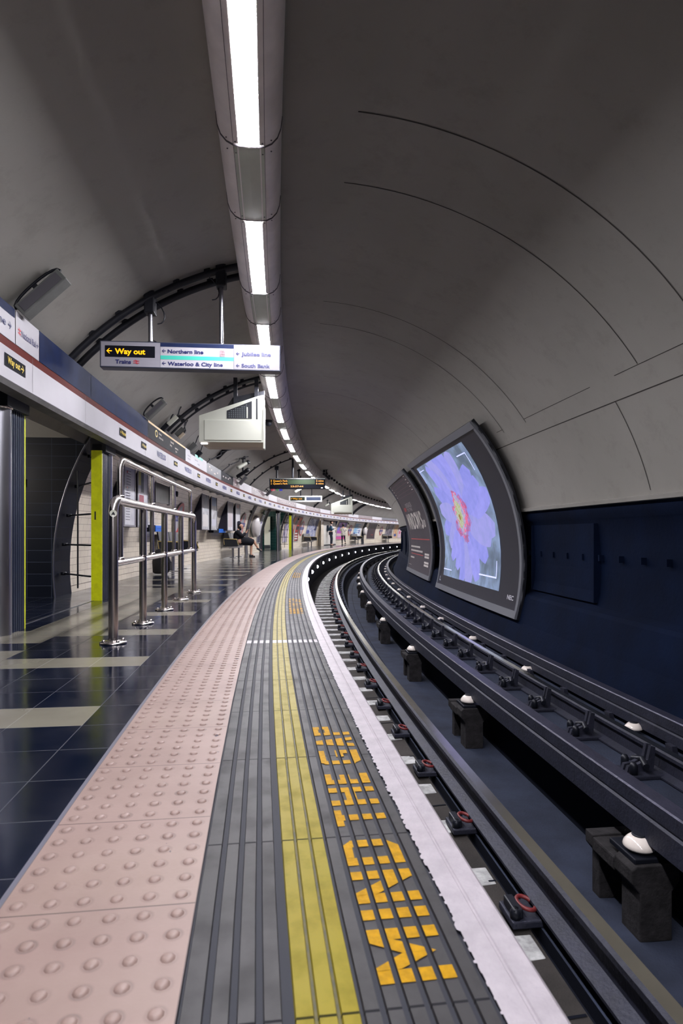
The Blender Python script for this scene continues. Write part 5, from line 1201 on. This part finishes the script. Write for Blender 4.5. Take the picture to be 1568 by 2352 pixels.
def hand(N, E, wrist, d, side, tag_, curl=.5, k=1.0):
    """palm and five unequal fingers from the wrist along d"""
    d = Vector(d).normalized(); w = Vector(wrist); sd = Vector(side).normalized(); up = d.cross(sd)
    pm = w + d * .05 * k; N[tag_ + 'p'] = (tuple(pm), (.026 * k, .018 * k)); E.append((tag_ + 'w', tag_ + 'p'))
    for i, (o, L) in enumerate(((-.026, .062), (-.009, .074), (.009, .070), (.026, .056))):
        a = w + d * .085 * k + sd * o * k; b = a + (d * (1 - curl) + up * curl).normalized() * L * .5 * k; c = b + (d * (.3 - curl) + up * (curl + .4)).normalized() * L * .5 * k
        for j, q in enumerate((a, b, c)): N['%sf%d%d' % (tag_, i, j)] = (tuple(q), (.0085 - .001 * j) * k)
        E += [(tag_ + 'p', '%sf%d0' % (tag_, i)), ('%sf%d0' % (tag_, i), '%sf%d1' % (tag_, i)), ('%sf%d1' % (tag_, i), '%sf%d2' % (tag_, i))]
    a = w + d * .03 * k - sd * .032 * k; b = a + (d * .7 + up * .6 - sd * .25).normalized() * .045 * k
    N[tag_ + 't0'] = (tuple(a), .011 * k); N[tag_ + 't1'] = (tuple(b), .009 * k); E += [(tag_ + 'p', tag_ + 't0'), (tag_ + 't0', tag_ + 't1')]
def head_mesh(name, parent, c, yaw, pitch, m):
    bm = bmesh.new(); bmesh.ops.create_uvsphere(bm, u_segments=24, v_segments=18, radius=1)
    for v in bm.verts:
        x, y, z = v.co; sx = .076 * (1 - .22 * max(0, -z)); v.co = Vector((x * sx, y * .098 + (.008 if y > 0 and z < 0 else 0), z * .118))
        if y > .85 and abs(x) < .2 and -.35 < z < .12: v.co.y += .020 * (1 - abs(x) / .2)       # nose
        if y > .7 and .18 < abs(x) < .5 and .02 < z < .25: v.co.y -= .008                       # eye sockets
        if y > .6 and z < -.75: v.co.y += .012                                                 # chin
    R = Matrix.Translation(c) @ Matrix.Rotation(yaw, 4, 'Z') @ Matrix.Rotation(-pitch, 4, 'X')
    bm.verts.index_update(); mb = MB(); mb.add([v.co[:] for v in bm.verts], [[v.index for v in f.verts] for f in bm.faces], 0, R, smooth=True); bm.free()
    for sx in (-1, 1): mb.lathe([(.012, -.008), (.02, 0), (.016, .01)], 10, T=R @ Matrix.Translation((sx * .077, -.005, .0)) @ Matrix.Rotation(math.radians(90), 4, 'Y'))
    h = mb.build(name, m, parent)
    e = MB()
    for sx in (-1, 1): e.lathe([(.002, -.008), (.009, 0), (.002, .008)], 8, T=R @ Matrix.Translation((sx * .030, .086, .018)) @ Matrix.Rotation(math.radians(90), 4, 'X'))
    e.build('eyes', black_m, parent); e = MB().box(-.022, .022, .092, .100, -.052, -.045, T=R); e.build('mouth', mat('lip', (150, 84, 78), .5), parent); return R
def hair_cap(parent, R, m, long=0.0, nm='hair'):
    bm = bmesh.new(); bmesh.ops.create_uvsphere(bm, u_segments=22, v_segments=16, radius=1)
    for v in bm.verts:
        x, y, z = v.co; f = 1.0
        if y > .25 and z < .42: f = .80
        v.co = Vector((x * .086 * f, y * .108 * f - .006, z * .126 * f + .006))
        if y < .1 and z < -.1 and long: v.co.z -= long * min(1, (-z)); v.co.x *= 1 + .25 * long
    bm.verts.index_update(); MB().add([v.co[:] for v in bm.verts], [[v.index for v in f.verts] for f in bm.faces], 0, R, smooth=True).build(nm, m, parent); bm.free()
skin_m = mat('skin_tone', (206, 158, 132), .5); hair_d = mat('dark_hair', (24, 18, 20), .7)
def shoe(parent, p, yaw, m, L=.27, T0=None):
    T = (T0 or Matrix.Identity(4)) @ Matrix.Translation(p) @ Matrix.Rotation(yaw, 4, 'Z')
    MB().prism([(-.045, 0), (.045, 0), (.042, .05), (.02, .085), (-.02, .085), (-.042, .05)], -.08, .06, T=T).prism([(-.045, 0), (.045, 0), (.04, .045), (-.04, .045)], .06, L - .10, T=T).build('shoe', m, parent, bevel=.012)
# --- standing man in a blue jacket, looking at his phone
M = frame(45.0, -2.72, 0, math.radians(-78)); man = thing('person', 'man in blue jacket and dark trousers standing looking at his phone', 'person', M)
N = {'pel': ((0, 0, .95), (.13, .10)), 'ch': ((0, 0, 1.25), (.16, .11)), 'sh': ((0, .0, 1.42), (.15, .09)), 'nk': ((0, .02, 1.53), .055), 'hd0': ((0, .03, 1.60), .05)}
E = [('pel', 'ch'), ('ch', 'sh'), ('sh', 'nk'), ('nk', 'hd0')]
for sx, t in ((-1, 'l'), (1, 'r')):
    N[t + 's'] = ((sx * .19, 0, 1.42), .06); N[t + 'e'] = ((sx * .23, .06, 1.16), .045); N[t + 'w'] = ((sx * .08, .27, 1.24), .03); E += [('sh', t + 's'), (t + 's', t + 'e'), (t + 'e', t + 'w')]
    hand(N, E, N[t + 'w'][0], (-sx * .5, .7, .2), (0, -.2, 1), t, .6)
    N[t + 'h'] = ((sx * .10, 0, .90), .10); N[t + 'k'] = ((sx * .11, .03 * (1 if sx > 0 else 3), .50), .065); N[t + 'a'] = ((sx * .12, .0 if sx > 0 else .06, .09), .04); N[t + 'to'] = ((sx * .13, .14 if sx > 0 else .20, .04), .03)
    E += [('pel', t + 'h'), (t + 'h', t + 'k'), (t + 'k', t + 'a'), (t + 'a', t + 'to')]
skin('body', N, E, skin_m, man); R = head_mesh('head', man, (0, .05, 1.68), 0, -.55, skin_m); hair_cap(man, R, hair_d)
jk = {k: (v[0], tuple(q * 1.28 + .012 for q in (v[1] if isinstance(v[1], tuple) else (v[1], v[1])))) for k, v in N.items() if k in ('pel', 'ch', 'sh', 'ls', 'le', 'rs', 're', 'lw', 'rw')}
for t in 'lr': jk[t + 'w'] = (lerp(N[t + 'e'][0], N[t + 'w'][0], .85), .045)
skin('jacket', jk, [('pel', 'ch'), ('ch', 'sh')] + [(a + x, b_ + x) if False else (p, q) for t in 'lr' for p, q in (('sh', t + 's'), (t + 's', t + 'e'), (t + 'e', t + 'w'))], mat('blue_jacket', (42, 78, 104), .7, noise=(12, .2)), man)
MB().lathe([(.065, 0), (.085, .02), (.08, .06)], 16, T=Matrix.Translation((0, .02, 1.48))).build('shirt_collar', vinyl_white, man)
tr_ = {'pel': ((0, 0, .93), (.145, .12))}; te = []
for t in 'lr':
    tr_[t + 'h'] = (N[t + 'h'][0], .112); tr_[t + 'k'] = (N[t + 'k'][0], .078); tr_[t + 'a'] = (N[t + 'a'][0], .055); te += [('pel', t + 'h'), (t + 'h', t + 'k'), (t + 'k', t + 'a')]
skin('trousers', tr_, te, mat('dark_jeans', (24, 30, 48), .8), man)
for t in 'lr': p = N[t + 'a'][0]; shoe(man, (p[0], p[1] + .02, 0), 0, black_m)
MB().box(-.035, .035, .31, .32, 1.22, 1.36, T=Matrix.Rotation(0, 4, 'X')).build('phone', black_panel, man)
MB().box(-.14, .14, -.30, -.13, 1.05, 1.48, ch=.05).build('backpack', mat('navy_pack', (20, 34, 52), .8), man)
# --- woman in a pale coat
M = frame(48.9, -2.66, 0, math.radians(20)); wo = thing('person', 'person with dark bobbed hair in a knee length pale coat and black leggings', 'person', M)
N = {'pel': ((0, 0, .88), (.13, .10)), 'ch': ((0, 0, 1.16), (.13, .10)), 'sh': ((0, .0, 1.32), (.13, .08)), 'nk': ((0, .02, 1.42), .045), 'hd0': ((0, .03, 1.48), .045)}
E = [('pel', 'ch'), ('ch', 'sh'), ('sh', 'nk'), ('nk', 'hd0')]
for sx, t in ((-1, 'l'), (1, 'r')):
    N[t + 's'] = ((sx * .165, 0, 1.32), .05); N[t + 'e'] = ((sx * .25, .02, 1.10), .04); N[t + 'w'] = ((sx * .15, .22, 1.16), .026); E += [('sh', t + 's'), (t + 's', t + 'e'), (t + 'e', t + 'w')]
    hand(N, E, N[t + 'w'][0], (-sx * .5, .6, .1), (0, -.2, 1), t, .6, .9)
N['lh'] = ((-.09, 0, .84), .09); N['lk'] = ((-.09, .02, .46), .055); N['la'] = ((-.08, .0, .08), .034); N['lto'] = ((-.08, .12, .03), .025)
N['rh'] = ((.09, 0, .84), .09); N['rk'] = ((.12, .06, .47), .055); N['ra'] = ((.15, -.12, .16), .034); N['rto'] = ((.16, -.06, .06), .025)
for t in 'lr': E += [('pel', t + 'h'), (t + 'h', t + 'k'), (t + 'k', t + 'a'), (t + 'a', t + 'to')]
skin('body', N, E, skin_m, wo); R = head_mesh('head', wo, (0, .05, 1.55), 0, -.3, skin_m); hair_cap(wo, R, hair_d, .09)
jk = {k: (v[0], tuple(q * 1.3 + .015 for q in (v[1] if isinstance(v[1], tuple) else (v[1], v[1])))) for k, v in N.items() if k in ('ch', 'sh', 'ls', 'le', 'rs', 're')}
for t in 'lr': jk[t + 'w'] = (lerp(N[t + 'e'][0], N[t + 'w'][0], .85), .042)
jk['pel'] = ((0, 0, .88), (.20, .16)); jk['hem'] = ((0, 0, .66), (.24, .19))
skin('coat', jk, [('ch', 'pel'), ('pel', 'hem'), ('ch', 'sh')] + [(p, q) for t in 'lr' for p, q in (('sh', t + 's'), (t + 's', t + 'e'), (t + 'e', t + 'w'))], mat('pale_coat', (206, 200, 190), .8, noise=(8, .12)), wo, root='ch')
tr_ = {'pel': ((0, 0, .85), (.12, .10))}; te = []
for t in 'lr': tr_[t + 'h'] = (N[t + 'h'][0], .098); tr_[t + 'k'] = (N[t + 'k'][0], .062); tr_[t + 'a'] = (N[t + 'a'][0], .042); te += [('pel', t + 'h'), (t + 'h', t + 'k'), (t + 'k', t + 'a')]
skin('leggings', tr_, te, mat('black_leggings', (18, 18, 26), .8), wo)
shoe(wo, (-.08, .02, 0), 0, black_m, .24); shoe(wo, (.155, -.10, .04), .2, black_m, .24)
MB().tube([(-.16, -.02, 1.36), (0, -.13, 1.2), (.16, -.10, 1.0)], .014, 6).build('bag_strap', dark_metal, wo)
# --- seated woman in black, legs crossed, phone raised
M = frame(21.95, -2.90, 0, math.radians(-80)); sw = thing('person', 'woman in black seated on the bench with crossed legs and raised phone', 'person', M)
N = {'pel': ((0, 0, .54), (.14, .12)), 'ch': ((0, -.05, .76), (.13, .10)), 'sh': ((0, -.03, .90), (.13, .08)), 'nk': ((0, .01, 1.00), .045), 'hd0': ((0, .03, 1.05), .045)}
E = [('pel', 'ch'), ('ch', 'sh'), ('sh', 'nk'), ('nk', 'hd0')]
N['ls'] = ((-.165, -.03, .90), .05); N['le'] = ((-.20, .08, .70), .04); N['lw'] = ((-.08, .26, .70), .026); hand(N, E, N['lw'][0], (.4, .8, -.1), (1, 0, .2), 'l', .4, .9)
N['rs'] = ((.165, -.03, .90), .05); N['re'] = ((.21, .14, .74), .04); N['rw'] = ((.12, .30, .90), .026); hand(N, E, N['rw'][0], (-.1, .3, 1), (1, -.3, 0), 'r', .6, .9)
N['lh'] = ((-.10, .04, .53), .10); N['lk'] = ((-.08, .46, .52), .062); N['la'] = ((-.04, .44, .09), .036); N['lto'] = ((-.04, .56, .035), .026)
N['rh'] = ((.10, .04, .55), .10); N['rk'] = ((.0, .48, .66), .062); N['ra'] = ((-.08, .70, .30), .036); N['rto'] = ((-.10, .82, .22), .026)
for t in 'lr': E += [('sh', t + 's'), (t + 's', t + 'e'), (t + 'e', t + 'w'), ('pel', t + 'h'), (t + 'h', t + 'k'), (t + 'k', t + 'a'), (t + 'a', t + 'to')]
skin('body', N, E, skin_m, sw); R = head_mesh('head', sw, (0, .05, 1.11), 0, -.35, skin_m); hair_cap(sw, R, hair_d, .05)
MB().lathe([(.10, 0), (.098, .03), (.088, .10), (.04, .125)], 18, T=R @ Matrix.Translation((0, -.01, .05))).build('hat', mat('dark_hat', (30, 30, 48), .8), sw)
bl = mat('black_cloth', (18, 20, 30), .85); jk = {k: (v[0], tuple(q * 1.4 + .02 for q in (v[1] if isinstance(v[1], tuple) else (v[1], v[1])))) for k, v in N.items() if k in ('pel', 'ch', 'sh', 'ls', 'le', 'rs', 're')}
for t in 'lr': jk[t + 'w'] = (lerp(N[t + 'e'][0], N[t + 'w'][0], .8), .04)
skin('top', jk, [('pel', 'ch'), ('ch', 'sh')] + [(p, q) for t in 'lr' for p, q in (('sh', t + 's'), (t + 's', t + 'e'), (t + 'e', t + 'w'))], bl, sw)
skin('skirt', {'pel': ((0, .0, .55), (.20, .17)), 'mid': ((0, .22, .58), (.21, .165)), 'hem': ((-.02, .44, .56), (.19, .17)), 'end': ((-.02, .56, .50), (.14, .13))}, [('pel', 'mid'), ('mid', 'hem'), ('hem', 'end')], bl, sw)
MB().box(-.04, .04, .08, .13, .74, .93, T=Matrix.Rotation(-.1, 4, 'X')).build('white_shirt_front', vinyl_white, sw)
shoe(sw, (-.04, .46, 0), 0, black_m, .23); shoe(sw, (0, 0, 0), 0, black_m, .23, Matrix.Translation((-.085, .70, .245)) @ Matrix.Rotation(-.5, 4, 'X'))
MB().box(.08, .15, .36, .37, .92, 1.05).build('phone', black_panel, sw)
